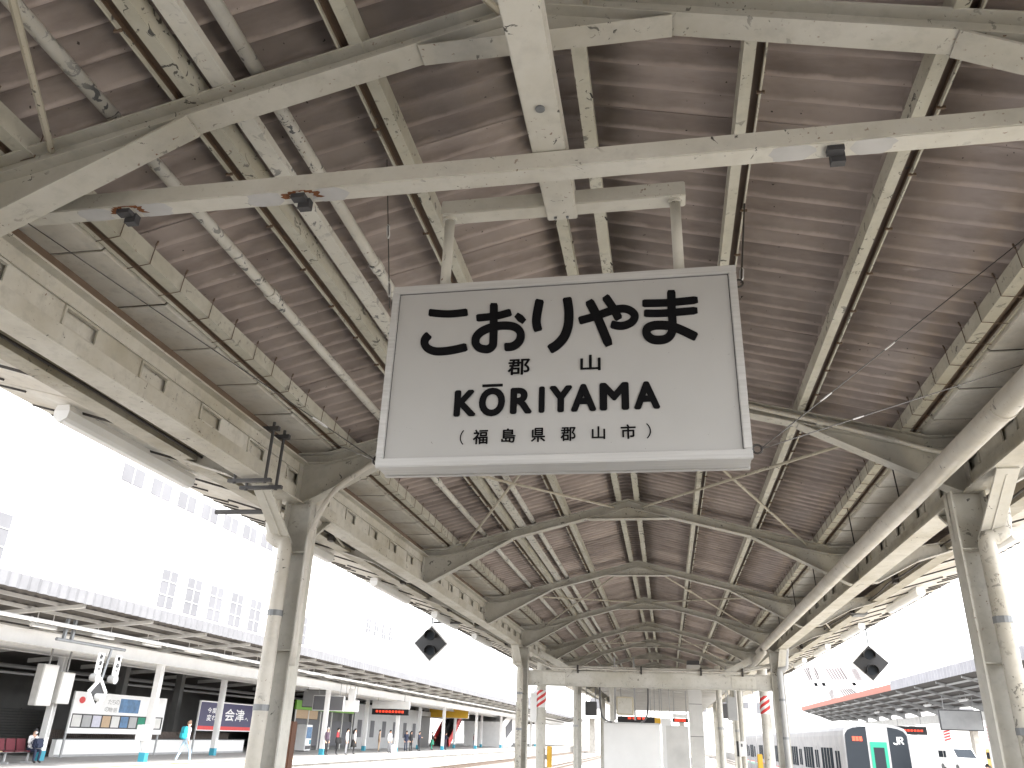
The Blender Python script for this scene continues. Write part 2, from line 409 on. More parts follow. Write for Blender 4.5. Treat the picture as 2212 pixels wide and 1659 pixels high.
for s in (-1, 1):
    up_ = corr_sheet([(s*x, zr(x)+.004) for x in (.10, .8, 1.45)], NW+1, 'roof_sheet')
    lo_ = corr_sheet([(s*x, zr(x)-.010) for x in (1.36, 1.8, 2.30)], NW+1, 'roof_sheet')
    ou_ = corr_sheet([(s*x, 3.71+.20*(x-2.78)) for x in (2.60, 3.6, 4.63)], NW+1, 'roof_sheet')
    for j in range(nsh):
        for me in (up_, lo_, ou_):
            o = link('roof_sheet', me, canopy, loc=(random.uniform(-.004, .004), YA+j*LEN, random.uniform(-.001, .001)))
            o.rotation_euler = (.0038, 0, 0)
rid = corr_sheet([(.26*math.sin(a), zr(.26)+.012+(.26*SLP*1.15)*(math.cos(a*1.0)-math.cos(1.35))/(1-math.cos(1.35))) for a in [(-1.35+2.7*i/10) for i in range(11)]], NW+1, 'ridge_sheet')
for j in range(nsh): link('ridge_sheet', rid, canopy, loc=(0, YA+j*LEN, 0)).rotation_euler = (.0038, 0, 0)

# purlins -----------------------------------------------------------
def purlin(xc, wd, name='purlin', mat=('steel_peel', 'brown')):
    """channel open downwards: deep leg on the ridge side, brown inside, thin lip on the far side"""
    s = 1 if xc > 0 else -1; a = abs(xc)
    zb = zl(a)+.102; zt = zb+.088
    mb = MB()
    xi, xm, xo = s*(a-wd/2), s*(a+wd*.04), s*(a+wd/2)
    mb.box(min(xi, xm), max(xi, xm), YA, YB, zb, zb+.008)
    mb.box(min(xi, xi+s*.008), max(xi, xi+s*.008), YA, YB, zb+.008, zt)
    mb.box(min(xo-s*.007, xo), max(xo-s*.007, xo), YA, YB, zb-.012, zb+.006)
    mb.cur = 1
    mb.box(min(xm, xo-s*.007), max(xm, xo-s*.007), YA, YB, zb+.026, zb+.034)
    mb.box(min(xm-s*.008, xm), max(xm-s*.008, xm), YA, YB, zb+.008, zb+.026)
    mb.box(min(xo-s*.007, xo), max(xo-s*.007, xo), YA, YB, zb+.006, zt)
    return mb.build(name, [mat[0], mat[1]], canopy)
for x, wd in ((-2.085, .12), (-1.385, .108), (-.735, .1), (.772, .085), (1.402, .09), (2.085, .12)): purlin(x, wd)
for s in (-1, 1):
    MB().box(min(s*.075, s*.135), max(s*.075, s*.135), YA, YB, zl(.1)+.102, zl(.1)+.172).build('ridge_purlin', 'steel_peel', canopy)
hb = MB(); rn = random.Random(3)
for x, wd in ((-2.085, .12), (2.085, .12)):
    s = 1 if x > 0 else -1; a = abs(x); zb = zl(a)+.1
    y = YA+.1
    while y < 30:
        j = rn.uniform(-.02, .02)
        hb.bar((s*(a-wd/2-.012), y+j, zb+.10), (s*(a-wd/2-.004), y+j, zb-.003), .0032, .0032, (0, 1, 0))
        hb.bar((s*(a-wd/2-.004), y+j, zb-.003), (s*(a+wd/2+.004), y+j+.01, zb-.014), .0032, .0032, (0, 1, 0))
        hb.bar((s*(a-wd/2-.02), y+j, zb+.125), (s*(a-wd/2-.012), y+j, zb+.10), .007, .007, (0, 1, 0))
        y += .26
for x, wd in ((-1.385, .108), (-.735, .1), (.772, .085), (1.402, .09)):
    s = 1 if x > 0 else -1; a = abs(x); zb = zl(a)+.1; y = YA+.1
    while y < 22:
        hb.bar((s*(a+wd/2-.02), y, zb-.012), (s*(a+wd/2+.012), y, zb-.014), .007, .012); y += .39
hb.build('hook_bolts', 'brown', canopy, kind='stuff')
for s, x0 in ((-1, -.105), (1, .105)):                   # rope-like wrapped wire along the ridge purlins
    mb = MB(); y = .2
    while y < 22:
        mb.bar((x0-s*.034, y, zl(.1)+.15), (x0+s*.034, y+.20, zl(.1)+.098), .006, .006); y += .45
    mb.build('binding_wire', 'dark_iron', canopy, kind='stuff')

# girders -----------------------------------------------------------
for s in (-1, 1):
    g = MB()
    def bx(a, b, z0, z1, mb=g): mb.box(min(s*a, s*b), max(s*a, s*b), YA, YB, z0, z1)
    bx(2.355, 2.525, 3.188, 3.200)                       # bottom flange
    bx(2.412, 2.422, 3.2, 3.318); bx(2.458, 2.468, 3.2, 3.318)
    bx(2.412, 2.422, 3.432, 3.505); bx(2.458, 2.468, 3.432, 3.505)
    bx(2.355, 2.525, 3.505, 3.516)
    bx(2.4545, 2.4575, 3.318, 3.432)
    gd = g.build('girder', 'girder', canopy)
    wb = MB(); y = YA; PH = .62; HW, H0, H1 = .24, 3.335, 3.415
    while y < YB:
        y1 = min(y+PH, YB)
        wb.box(min(s*2.426, s*2.436), max(s*2.426, s*2.436), y, y1-HW, 3.318, 3.432)
        wb.box(min(s*2.426, s*2.436), max(s*2.426, s*2.436), y1-HW, y1, 3.318, H0)
        wb.box(min(s*2.426, s*2.436), max(s*2.426, s*2.436), y1-HW, y1, H1, 3.432)
        wb.box(min(s*2.414, s*2.426), max(s*2.414, s*2.426), y1-HW-.012, y1-HW, H0-.01, H1+.01)
        wb.box(min(s*2.414, s*2.426), max(s*2.414, s*2.426), y1-HW, y1, H1, H1+.012)
        y = y1
    wb.build('web_plate', 'girder', gd)
    gap = MB(); gap.box(min(s*2.445, s*2.50), max(s*2.445, s*2.50), YA, YB, 3.516, 3.618); gap.build('gutter_gap_shade', 'brown', canopy)  # dark brown strip standing in for the shaded gap below the gutter
# gutter panels -----------------------------------------------------
GP = .52
for s in (-1, 1):
    prof = [(2.70, 3.70), (2.66, 3.622), (2.185, 3.622), (2.145, 3.66), (2.145, 3.668), (2.19, 3.63), (2.655, 3.63), (2.70, 3.708)]
    mb = MB().prism([(s*x, z) for x, z in prof], .009, GP-.001); me = mb.mesh('gutter_panel'); me.materials.append(M['gutter'])
    for j in range(int((YB-YA)/GP)):
        o = link('gutter_panel', me, canopy, loc=(0, YA+j*GP, random.uniform(-.002, .002))); o.rotation_euler = (.014, 0, 0)
for s in (-1, 1):
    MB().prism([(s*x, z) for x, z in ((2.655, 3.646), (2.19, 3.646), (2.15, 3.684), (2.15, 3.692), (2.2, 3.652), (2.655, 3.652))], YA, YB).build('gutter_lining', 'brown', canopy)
GP = .875
# outer eaves -------------------------------------------------------
OPX, OPZ = 3.42, 3.585
def ze(x): return 3.635+.262*(x-3.5)
for s in (-1, 1):
    mb = MB(); mb.box(min(s*3.35, s*3.36), max(s*3.35, s*3.36), YA, YB, 3.565, 3.70)
    mb.box(min(s*3.36, s*3.50), max(s*3.36, s*3.50), YA, YB, 3.565, 3.573)
    mb.box(min(s*3.49, s*3.50), max(s*3.49, s*3.50), YA, YB, 3.573, 3.64)
    mb.build('outer_purlin', 'purlin_grime', canopy)
    mb = MB().prism([(s*3.44, ze(3.44)+.012), (s*4.62, ze(4.62)), (s*4.62, ze(4.62)+.014), (s*3.44, ze(3.44)+.026)], 0.004, GP-.002)
    me = mb.mesh('eave_panel'); me.materials.append(M['gutter'])
    for j in range(int((YB-YA)/GP)):
        link('eave_panel', me, canopy, loc=(0, YA+j*GP, random.uniform(-.002, .002)))
    mb = MB().box(min(s*4.60, s*4.64), max(s*4.60, s*4.64), YA, YB, ze(4.62)+.014, ze(4.62)+.045); mb.build('eave_edge', 'dark_iron', canopy)
    rods = MB(); y = YA+.3; i = 0
    while y < 30:
        rods.bar((s*3.48, y, ze(3.48)-.03), (s*4.16, y, ze(4.16)-.012), .014, .018)
        rods.bar((s*3.46, y, 3.68), (s*3.46, y, 3.56), .01, .01)
        for q in (1, 2, 3): rods.bar((s*4.28, y+q*.22, ze(4.28)-.006), (s*4.6, y+q*.22, ze(4.6)-.006), .016, .014)
        y += GP; i += 1
    rods.build('eave_hanger_rods', 'dark_iron', canopy, kind='stuff')
# outriggers --------------------------------------------------------
def outrigger(s):
    mb = MB()
    low = [(s*2.50, 3.205), (s*2.62, 3.215), (s*3.05, 3.44), (s*3.47, 3.572)]
    top = [(s*2.50, 3.50), (s*2.75, 3.56), (s*3.05, 3.60), (s*3.47, 3.664)]
    poly_strip(mb, low, .1, .009); poly_strip(mb, [(x, z-.009) for x, z in top], .0998, .009)
    mb.prism(low+top[::-1], -.004, .004)
    mb.box(min(s*2.478, s*2.49), max(s*2.478, s*2.49), -.07, .07, 3.2, 3.5)
    return mb
for s in (-1, 1):
    o0 = outrigger(s).build('outrigger', 'steel', canopy); o0.location = (0, Y0+S*KS[0], 0)
    for k in KS[1:]:
        c = o0.copy(); COL.objects.link(c); c.location = (0, Y0+S*k, 0)
# columns -----------------------------------------------------------
CKS = [-12, -9, -6, -3, 0, 3, 6, 9]
for k in CKS:
    for s in (-1, 1):
        yc = Y0+S*k
        c = MB()
        def bx(a, b, y0, y1, z0, z1): c.box(min(s*a, s*b), max(s*a, s*b), y0, y1, z0, z1)
        # H column: inner and outer flange, web; inner flange flares into the haunch
        bx(2.262, 2.274, yc-.075, yc+.075, 0, 2.86); bx(2.466, 2.478, yc-.075, yc+.075, 0, 3.186)
        bx(2.274, 2.466, yc-.005, yc+.005, 0, 3.186)
        bx(2.262, 2.274, yc-.075, yc+.075, 2.86, 3.188); bx(2.262, 2.40, yc-.0058, yc+.0058, 2.86, 3.19)
        for zz in (.5, 1.3, 2.1, 2.8): bx(2.274, 2.466, yc-.073, yc+.073, zz, zz+.01)
        col = c.build('column', 'steel', canopy)
        MB().box(min(s*2.2, s*2.54), max(s*2.2, s*2.54), yc-.17, yc+.17, 0, .03).build('base_plate', 'steel', col)
        for d in (-1, 1):                                # knee braces along the girder
            b = MB(); ya, yb = yc+d*.10, yc+d*.58
            b.bar((s*2.44, ya-d*.03, 2.86), (s*2.44, yb, 3.183), .13, .016, (0, d*-.55, .83))
            b.bar((s*2.44, ya-d*.03, 2.90), (s*2.44, yb-d*.06, 3.19), .012, .10, (0, d*-.55, .83))
            b.build('knee_brace', 'steel_clean', col)
# tie rods in the roof plane ----------------------------------------
def tie(p0, p1):
    t = MB().path([p0, p1], .0135, 6).build('tie_rod', 'rod', canopy)
    a, b = Vector(p0), Vector(p1); m_ = a.lerp(b, .36); d = (b-a).normalized()*.085; pr = d.cross(Vector((0, 0, 1))).normalized()*.022
    q = MB(); q.path([m_-d+pr, m_+d+pr], .006, 5); q.path([m_-d-pr, m_+d-pr], .006, 5); q.bar(m_-d-d*.12, m_-d+d*.12, .04, .02); q.bar(m_+d-d*.12, m_+d+d*.12, .04, .02)
    q.build('turnbuckle', 'rod', t)
for k in (-2, 0, 2, 4):
    ya, yb = Y0+S*k+.03, Y0+S*(k+1)-.03
    for s in (-1, 1):
        tie((s*1.86, ya, zl(1.86)+.045), (s*.16, yb, zl(.16)+.045)); tie((s*.18, ya, zl(.18)+.055), (s*1.93, yb, zl(1.93)+.06))
for k in (-2, 0, 2):                                      # outer bays
    ya, yb = Y0+S*k+.04, Y0+S*(k+1)-.04
    tie((-2.55, ya, 3.45), (-3.40, yb, 3.60)); tie((2.55, ya, 3.45), (3.40, yb, 3.60))
# portal beam -------------------------------------------------------
PY = Y0+3*S
pb = MB()
pb.box(-2.258, 2.258, PY-.06, PY+.06, 2.500, 2.512); pb.box(-2.258, 2.258, PY-.06, PY+.06, 2.765, 2.777); pb.box(-2.258, 2.258, PY-.005, PY+.005, 2.512, 2.765)
pbo = pb.build('portal_beam', 'steel', canopy)
for s in (-1, 1):
    q = MB(); q.box(min(s*1.55, s*1.98), max(s*1.55, s*1.98), PY-.016, PY-.005, 2.53, 2.745)
    for i in range(4):
        for j in range(2): q.path([(s*(1.62+i*.1), PY-.034, 2.585+j*.1), (s*(1.62+i*.1), PY-.016, 2.585+j*.1)], .017, 6)
    q.build('splice_plate', 'steel_clean', pbo)
    MB().bar((s*1.42, PY, 2.77), (s*2.05, PY, 3.10), .09, .11).build('portal_strut', 'steel', canopy)
# crossbeam, centre beam and sign bar --------------------------------
MB().box(-2.40, 2.40, 2.319, 2.404, 3.512, 3.588).build('crossbeam', 'steel_clean', canopy, bevel=.004)
cbm = MB(); cbm.box(-.063, .063, -1.45, 2.757, 3.590, 3.69); cbeam = cbm.build('centre_beam', 'steel_clean', canopy, bevel=.004)
bb = MB()
for bx_, by_, br_ in ((0, 2.10, .017), (.022, 2.735, .006), (-.028, 2.735, .006)): MB().path([(bx_, by_, 3.592), (bx_, by_, 3.584)], br_, 12).build('bolt_head', 'zinc', cbeam)
for x, yy in ((.0, 2.13), (.0, -1.37)): MB().box(-.02, .02, yy-.02, yy+.02, 3.688, zl(.4)).build('hanger_plate', 'steel', cbeam)
MB().box(-.505, .505, 2.662, 2.742, 3.598, 3.668).build('sign_bar', 'steel_clean', canopy, bevel=.004)
rust_ring = []
for bx_, r_ in ((-1.745, 1), (-.985, 1), (1.01, 0)):
    br = MB(); br.box(bx_-.034, bx_+.022, 2.335, 2.372, 3.492, 3.5125); br.box(bx_-.018, bx_+.030, 2.372, 2.403, 3.470, 3.5125)
    b = br.build('bracket_stub', 'stub', canopy)
    if r_:
        q = MB(); pr = []
        rr = random.Random(int(bx_*100))
        for i in range(26):
            a = -.3+i*(math.pi*1.15)/25; R_ = .072+rr.uniform(-.010, .020); pr.append((bx_+.005+R_*1.05*math.cos(a), 2.36-(R_*.62)*math.sin(a)))
        inn = [(bx_+.003+(x-bx_)*.62, 2.36+(y-2.36)*.66) for x, y in pr]
        vs = [(x, min(max(y, 2.3205), 2.4025), 3.5108) for x, y in pr+inn]; n_ = len(pr)
        q.add(vs, [(i, i+1, i+1+n_, i+n_) for i in range(n_-1)]); q.build('rust_patch', 'rusty', b)
    rr = random.Random(int(bx_*77))
    for dx in (-.15, .12):
        q = MB(); pr = [(bx_+dx+.075*math.cos(a)*rr.uniform(.8, 1.2), 2.361+.0405*max(-1, min(1, 1.3*math.sin(a)))) for a in [i*math.pi/9 for i in range(18)]]
        q.add([(x, y, 3.5112) for x, y in pr], [tuple(range(18))]); q.build('primer_patch', 'grime', b)

# ================================================================== station name sign
SY = 2.63; SB, ST_ = 2.477, 3.238; SW = .667
sign = thing('station_name_sign', 'white illuminated-type station name board with black Japanese lettering hung from the canopy', 'sign', (0, SY, SB))
SHH = ST_-SB; FR = .034
fr = MB()
fr.box(-SW, SW, 0, .02, 0, FR); fr.box(-SW, SW, 0, .02, SHH-FR, SHH); fr.box(-SW, -SW+FR*.85, 0, .02, FR, SHH-FR); fr.box(SW-FR*.85, SW, 0, .02, FR, SHH-FR)
fr.build('frame', 'alu', sign, bevel=.003)
bd = MB(); bd.box(-SW+.004, SW-.004, .0215, .112, .003, SHH-.003); bd.build('casing', 'alu', sign, bevel=.002)
bk = MB(); bk.box(-SW, SW, .1145, .135, 0, SHH); bk.build('back_frame', 'alu', sign, bevel=.002)
MB().box(-SW+.006, SW-.006, .1115, .115, .005, SHH-.005).build('seam', 'gap', sign)
MB().box(-SW+FR*.85-.002, SW-FR*.85+.002, .010, .0205, FR-.002, SHH-FR+.002).build('face_panel', 'acrylic', sign)
gk = MB(); iw, ib, it = SW-FR*.85, FR, SHH-FR
for a, b, c, d in ((-iw, iw, ib, ib+.002), (-iw, iw, it-.003, it), (-iw, -iw+.002, ib, it), (iw-.0025, iw, ib, it)): gk.box(a, b, .0085, .011, c, d)
gk.build('gasket', 'dgrey', sign)
def spx(x, y):                                            # source-photo pixel -> sign face coordinates
    p = atY(x/1.44665, y/1.44665, SY+.009); return (p[0], p[2]-SB)
def ribbon(pts, wd, off, scl, name, dep):
    P = smoothpts(pts, 7) if len(pts) > 2 else [np.array(pts[0], float)+(np.array(pts[1], float)-np.array(pts[0], float))*t for t in (0, .5, 1)]
    L, R_ = [], []; n_ = len(P); rc = wd*.16
    arc = [0]
    for i in range(1, n_): arc.append(arc[-1]+np.linalg.norm(P[i]-P[i-1]))
    for i, p in enumerate(P):
        t = P[min(i+1, n_-1)]-P[max(i-1, 0)]; t = t/np.linalg.norm(t); nn = np.array([-t[1], t[0]])
        e = min(arc[i], arc[-1]-arc[i]); hw = wd/2-(rc*(1-e/rc) if e < rc else 0)*.8
        L.append(p+nn*hw); R_.append(p-nn*hw)
    vs = []
    for q in L+R_:
        u, v = spx(off[0]+q[0]*scl, off[1]+q[1]*scl); vs.append((u, .0088-dep, v))
    half = len(L); vs = [(u, y-1.2e-5*(i % half), v) for i, (u, y, v) in enumerate(vs)]
    k = len(vs); vs += [(u, .0104, v) for u, _, v in vs]
    fs = []
    for i in range(n_-1):
        fs.append((i, i+1, n_+i+1, n_+i)); fs.append((i, i+k, i+1+k, i+1)); fs.append((n_+i, n_+i+1, n_+i+1+k, n_+i+k))
    fs.append((0, n_, n_+k, k)); fs.append((n_-1, n_-1+k, 2*n_-1+k, 2*n_-1))
    return vs, fs
A, B_ = (1290, 880), (1740, 880); kk = 460/2212
KANA = {
 'hiragana_ko': [(A, [(240, 465), (380, 480), (530, 487), (680, 478), (825, 460)], 104), (A, [(250, 795), (190, 860), (178, 930), (220, 1000), (320, 1045), (440, 1050), (600, 1030), (815, 983)], 114)],
 'hiragana_o': [(A, [(955, 550), (1150, 530), (1300, 508), (1480, 460)], 104), (A, [(1220, 325), (1217, 560), (1210, 900), (1195, 968), (1150, 1008), (1095, 1018), (1010, 1000), (955, 950), (943, 890), (965, 820), (1040, 750), (1150, 700), (1260, 672), (1400, 663), (1520, 680), (1595, 730), (1625, 800), (1610, 880), (1555, 945), (1480, 980), (1378, 988)], 114), (A, [(1553, 500), (1678, 605)], 108)],
 'hiragana_ri': [(A, [(1910, 270), (1875, 450), (1858, 580), (1865, 660), (1888, 745)], 126), (B_, [(153, 240), (178, 400), (182, 540), (165, 690), (105, 840), (0, 955), (-114, 1027)], 132)],
 'hiragana_ya': [(B_, [(332, 592), (500, 545), (640, 500), (800, 445), (920, 415), (1020, 410), (1110, 440), (1168, 498), (1165, 560), (1110, 622), (1010, 662), (920, 666), (815, 640)], 112), (B_, [(480, 285), (620, 560), (788, 965)], 132), (B_, [(723, 220), (840, 390), (937, 570)], 118)],
 'hiragana_ma': [(B_, [(1285, 328), (1500, 325), (1720, 315), (2120, 275)], 107), (B_, [(1310, 478), (1500, 480), (1720, 468), (2115, 435)], 105), (B_, [(1720, 130), (1725, 400), (1738, 600), (1738, 720), (1708, 805), (1640, 862), (1540, 880), (1440, 870), (1370, 820), (1347, 760), (1370, 700), (1450, 665), (1560, 657), (1680, 665), (1800, 700), (1950, 765), (2100, 838)], 122)]}
for nm, strokes in KANA.items():
    mb = MB()
    for i, (of, pts, wd) in enumerate(strokes):
        vs, fs = ribbon(pts, wd*1.05, of, kk, nm, .0022+i*.0003); mb.add(vs, fs)
    mb.build(nm, 'letter', sign)
def glyph_mesh(ch, off):
    cu = bpy.data.curves.new('glyph', 'FONT'); cu.body = ch; cu.size = 1; cu.offset = off; cu.fill_mode = 'FRONT'; cu.resolution_u = 5
    ob = bpy.data.objects.new('glyph', cu); COL.objects.link(ob)
    dg = bpy.context.evaluated_depsgraph_get(); dg.update()
    me = bpy.data.meshes.new_from_object(ob.evaluated_get(dg)); bpy.data.objects.remove(ob); bpy.data.curves.remove(cu)
    v = np.array([x.co[:] for x in me.vertices]) if len(me.vertices) else np.zeros((0, 3)); f = [tuple(p.vertices) for p in me.polygons]
    bpy.data.meshes.remove(me); return v, f
def place_glyph(ch, u0, u1, v0, v1, bold, name, parent, mat, y):
    """stretch one glyph to the box u0..u1 x v0..v1 in the x/z plane at y; bold = pen radius as a share of the glyph height"""
    v, f = glyph_mesh(ch, 0)
    if not len(v): return None
    mn, mx = v.min(0), v.max(0); sp = np.maximum(mx-mn, 1e-6); d = bold*(v1-v0)
    mb = MB(); n = 12 if bold > .001 else 1
    for i in range(n):
        a = 2*math.pi*i/n; du, dv = (d*math.cos(a), d*math.sin(a)) if n > 1 else (0, 0)
        mb.add([(u0+d+(p[0]-mn[0])/sp[0]*(u1-u0-2*d)+du, y-i*1.5e-5, v0+d+(p[1]-mn[1])/sp[1]*(v1-v0-2*d)+dv) for p in v], f)
    me = mb.mesh(name); me.materials.append(M[mat]); return link(name, me, parent)
def glyph_px(ch, box, off, name, o, k, base_slope):
    x0, y0, x1, y1 = box; X0, X1 = o[0]+x0*k, o[0]+x1*k
    ya, yb = o[1]+y0*k, o[1]+y1*k; sl_ = base_slope*(X1-X0)/2
    um = spx((X0+X1)/2, (ya+yb)/2)
    # box in the rectified plane: use mid-height for u and mid-width for v
    uL = spx(X0, (ya+yb)/2)[0]; uR = spx(X1, (ya+yb)/2)[0]
    vT = spx((X0+X1)/2, ya-sl_*0)[1]; vB = spx((X0+X1)/2, yb)[1]
    return place_glyph(ch, uL, uR, vB, vT, off, name, sign, 'letter', .0068)
Cc, kc = (1400, 1180), 700/2212; D5, k5 = (1050, 780), 1400/2212
for ch, bxs, nm in (('K', (65, 127, 278, 383), 'letter_k'), ('O', (310, 104, 562, 382), 'letter_o'), ('R', (618, 103, 830, 357), 'letter_r'), ('I', (900, 92, 953, 348), 'letter_i'), ('Y', (1003, 84, 1226, 342), 'letter_y'), ('A', (1217, 67, 1462, 333), 'letter_a'), ('M', (1500, 52, 1785, 322), 'letter_m'), ('A', (1837, 41, 2090, 311), 'letter_a')):
    glyph_px(ch, (bxs[0]-3, bxs[1]-3, bxs[2]+3, bxs[3]+3), .060, nm, Cc, kc, -.06)
pa, pb_ = spx(Cc[0]+340*kc, Cc[1]+80*kc), spx(Cc[0]+541*kc, Cc[1]+78*kc)
MB().box(pa[0], pb_[0], .0064, .0104, (pa[1]+pb_[1])/2-.0048, (pa[1]+pb_[1])/2+.0052).build('macron_bar', 'letter', sign)
for ch, bxs, nm in (('郡', (848, 541, 958, 620), 'kanji'), ('山', (1206, 520, 1307, 599), 'kanji')): glyph_px(ch, bxs, .026, nm, D5, k5, -.05)
for ch, bxs in (('（', (118, 522, 158, 665)), ('福', (248, 514, 395, 660)), ('島', (528, 503, 668, 645)), ('県', (820, 497, 962, 638)), ('郡', (1112, 490, 1262, 628)), ('山', (1420, 482, 1553, 610)), ('市', (1705, 463, 1855, 608)), ('）', (1958, 453, 2005, 603))):
    glyph_px(ch, bxs, 0 if ch in '（）' else .022, 'kanji' if ch not in '（）' else 'bracket', Cc, kc, -.05)
for x in (-.474, .463):
    hp = MB().path([(x, .070, SHH-.002), (x, .070, 3.600-SB)], .021, 16).build('hanger_pipe', 'steel_clean', sign, smooth=True)
    MB().path([(x, .070, 3.586-SB), (x, .070, 3.598-SB)], .029, 16).build('collar', 'steel_clean', hp)
for x, z in ((-.685, .05), (.69, .055), (.68, .72)):
    rg = MB(); pts = [(x+.016*math.cos(a), .07, z+.016*math.sin(a)) for a in [i*math.pi/6 for i in range(13)]]
    rg.path(pts, .004, 5).build('eye_ring', 'dark_iron', sign)

# ================================================================== pipes, tubes, wires
def tube(name, pts, r, mat, label, cat, group=None, n=14, clamps=None, cmat='steel', cr=1.18):
    base = Vector(pts[0]); t = thing(name, label, cat, base, 0, group)
    MB().path([Vector(p)-base for p in pts], r, n).build('tube', mat, t, smooth=True)
    for c, ax in (clamps or []):
        c = Vector(c)-base; ax = Vector(ax)
        MB().path([c-ax*.02, c+ax*.02], r*cr, n).build('clamp', cmat, t, smooth=False)
    return t
def seg_tube(x, z, r, mat, label, flat=None):
    t = thing('conduit_tube', label, 'conduit', (x, 0, z))
    for k in range(-2, 8):                               # one length per bay, stopping short of each rafter
        ya, yb = Y0+S*(k-1)-.02, Y0+S*k+.02
        mb = MB()
        if flat: mb.box(-flat/2, flat/2, ya, yb, -r, r)
        else: mb.path([(0, ya, 0), (0, yb, 0)], r, 14)
        s_ = mb.build('tube_length', mat, t, smooth=False)
        if not flat:
            for p in s_.data.polygons: p.use_smooth = len(p.vertices) == 4
            MB().path([(0, ya+1.35, 0), (0, ya+1.43, 0)], r*1.25, 12).build('coupling', mat, s_)
    return t
seg_tube(-1.70, zl(1.70)+.148, .028, 'tube_peel', 'round cream conduit with flaking paint beside the left edge purlin')
seg_tube(-1.243, zl(1.243)+.125, .018, 'tube_peel', 'wide flat cream trunking under the roof right next to a purlin', flat=.082)
seg_tube(-1.115, zl(1.115)+.143, .029, 'tube_peel', 'slim cream conduit with bare grey patches beside the flat trunking')
# big drain pipe on the right
bp = [(2.085, -9, 3.215), (2.085, 14.2, 3.19), (2.07, 15.2, 3.12), (1.95, 16.4, 2.98), (1.62, 17.4, 2.9), (1.3, 18.2, 2.87)]
tb = tube('drain_pipe', smoothpts(bp, 6), .066, 'pipe', 'fat cream drain pipe slung along the right side below the rafters', 'pipe', n=20, clamps=[((2.085, y, 3.2), (0, 1, 0)) for y in (4.1, 7.9, 11.6)], cmat='pipe', cr=1.03)
for y in (6.05, 7.6, 9.7, 11.3, 13.0):
    MB().path([(0.0, y+9, .04), (-.02, y+9.02, .50)], .0055, 6).build('hanger_rod', 'dark_iron', tb)
    MB().box(-.035, .02, y+8.97, y+9.05, .46, .56).build('hanger_clip', 'dark_iron', tb)
# down pipes
def downpipe(s, yc, label, mat, x=2.40, dy=-.135, low=None):
    pts = [(s*(x+.28), yc+dy+.02, 3.60), (s*(x+.16), yc+dy+.02, 3.3), (s*(x+.12), yc+dy, 2.98), (s*(x+.11), yc+dy, 2.90), (s*(x+.06), yc+dy, 2.868), (s*(x+.01), yc+dy, 2.862), (s*x, yc+dy, 2.82), (s*x, yc+dy, 0)]
    return tube('downpipe', pts, .052, mat, label, 'downpipe', 'downpipes on the canopy columns', 16, [((s*x, yc+dy, z), (0, 0, 1)) for z in (.55, 1.72, 2.35)], 'zinc', 1.07)
downpipe(-1, Y0, 'smooth cream downpipe with elbow beside the striped brown casing', 'pipe')
downpipe(1, Y0, 'cream downpipe with badly flaking paint on the column beyond the drain pipe', 'pipe_peel')
downpipe(-1, PY, 'flaking downpipe on the left column under the portal beam', 'pipe_peel')
downpipe(1, PY, 'galvanised looking downpipe on the right column under the portal beam', 'grey')
cp = [(-2.235, Y0-.09, 2.0), (-2.235, Y0-.09, 2.75), (-2.215, Y0-.09, 3.0), (-2.09, Y0-.09, 3.26), (-1.9, Y0-.08, 3.42), (-1.75, Y0-.07, 3.52)]
tube('column_conduit', smoothpts(cp, 6), .021, 'pipe', 'thin conduit bending from the left column up along the haunch', 'conduit', n=10)
cr_ = [(.95, Y0-.075, zl(.95)+.05), (1.5, Y0-.075, zl(1.5)+.03), (1.95, Y0-.08, zl(1.95)+.0), (2.2, Y0-.09, 3.47), (2.37, Y0-.10, 3.45)]
tube('rafter_conduit', smoothpts(cr_, 5), .017, 'pipe', 'grey conduit clipped along the right half of the rafter above the flaking downpipe', 'conduit', n=8, clamps=[((1.5, Y0-.075, zl(1.5)+.03), (1, 0, -.26)), ((1.95, Y0-.08, zl(1.95)), (1, 0, -.26))], cmat='steel', cr=1.5)
def wire(pts, label, r=.0022, sag=0, mat='wire', n=5, name='guy_wire', cat='wire', extra=None):
    a, b = Vector(pts[0]), Vector(pts[-1]); P = []
    for i in range(13):
        t = i/12; p = a.lerp(b, t); p.z -= sag*4*t*(1-t); P.append(p-a)
    t = thing(name, label, cat, a); MB().path(P, r, n).build('strand', mat, t, smooth=True)
    if extra:
        for e in extra:
            p = a.lerp(b, e); d = (b-a).normalized()*.035; pr = d.cross(Vector((0, 0, 1))).normalized()*.008; p = p-a
            q = MB(); q.path([p-d, p-d*.6+pr, p+d*.6+pr, p+d, p+d*.6-pr, p-d*.6-pr, p-d], .0028, 5); q.build('turnbuckle', 'alu', t)
    return t
wl = atX(-40, 414, -2.36)
wire([(-.69, SY+.07, SB+.05), (wl[0], wl[1], wl[2])], 'thin dark guy wire from the name board to the left girder', .0022, 0, extra=[.13])
wire([(-.69, SY+.07, SB+.05), (-2.12, 5.3, 3.60)], 'guy wire from the name board back to the left column head', .002, 0)
wire([(.70, SY+.07, SB+.055), (2.03, 3.36, 3.735)], 'guy wire with loop rising steeply from the board to the roof purlin', .0022, 0, extra=[.42, .2])
wire([(.70, SY+.07, SB+.055), tuple(atX(2290, 762, 2.36))], 'thin guy wire from the board to the right girder', .0022, 0, extra=[.25])
wire([(-.70, SY+.065, ST_-.06), tuple(atY(836, 345, 2.62))], 'thin vertical safety wire beside the left end of the board', .0024, 0, extra=[.12, .5])
wire([(.69, SY+.07, ST_-.04), tuple(atY(1608, 440, 2.75))], 'braided safety wire with shackle beside the right end of the board', .0035, 0, extra=[.1])
wire([tuple(atY(640, 300, 2.60)), tuple(atY(725, 690, 4.0))], 'short loose wire hanging under the flat trunking', .002, .04)
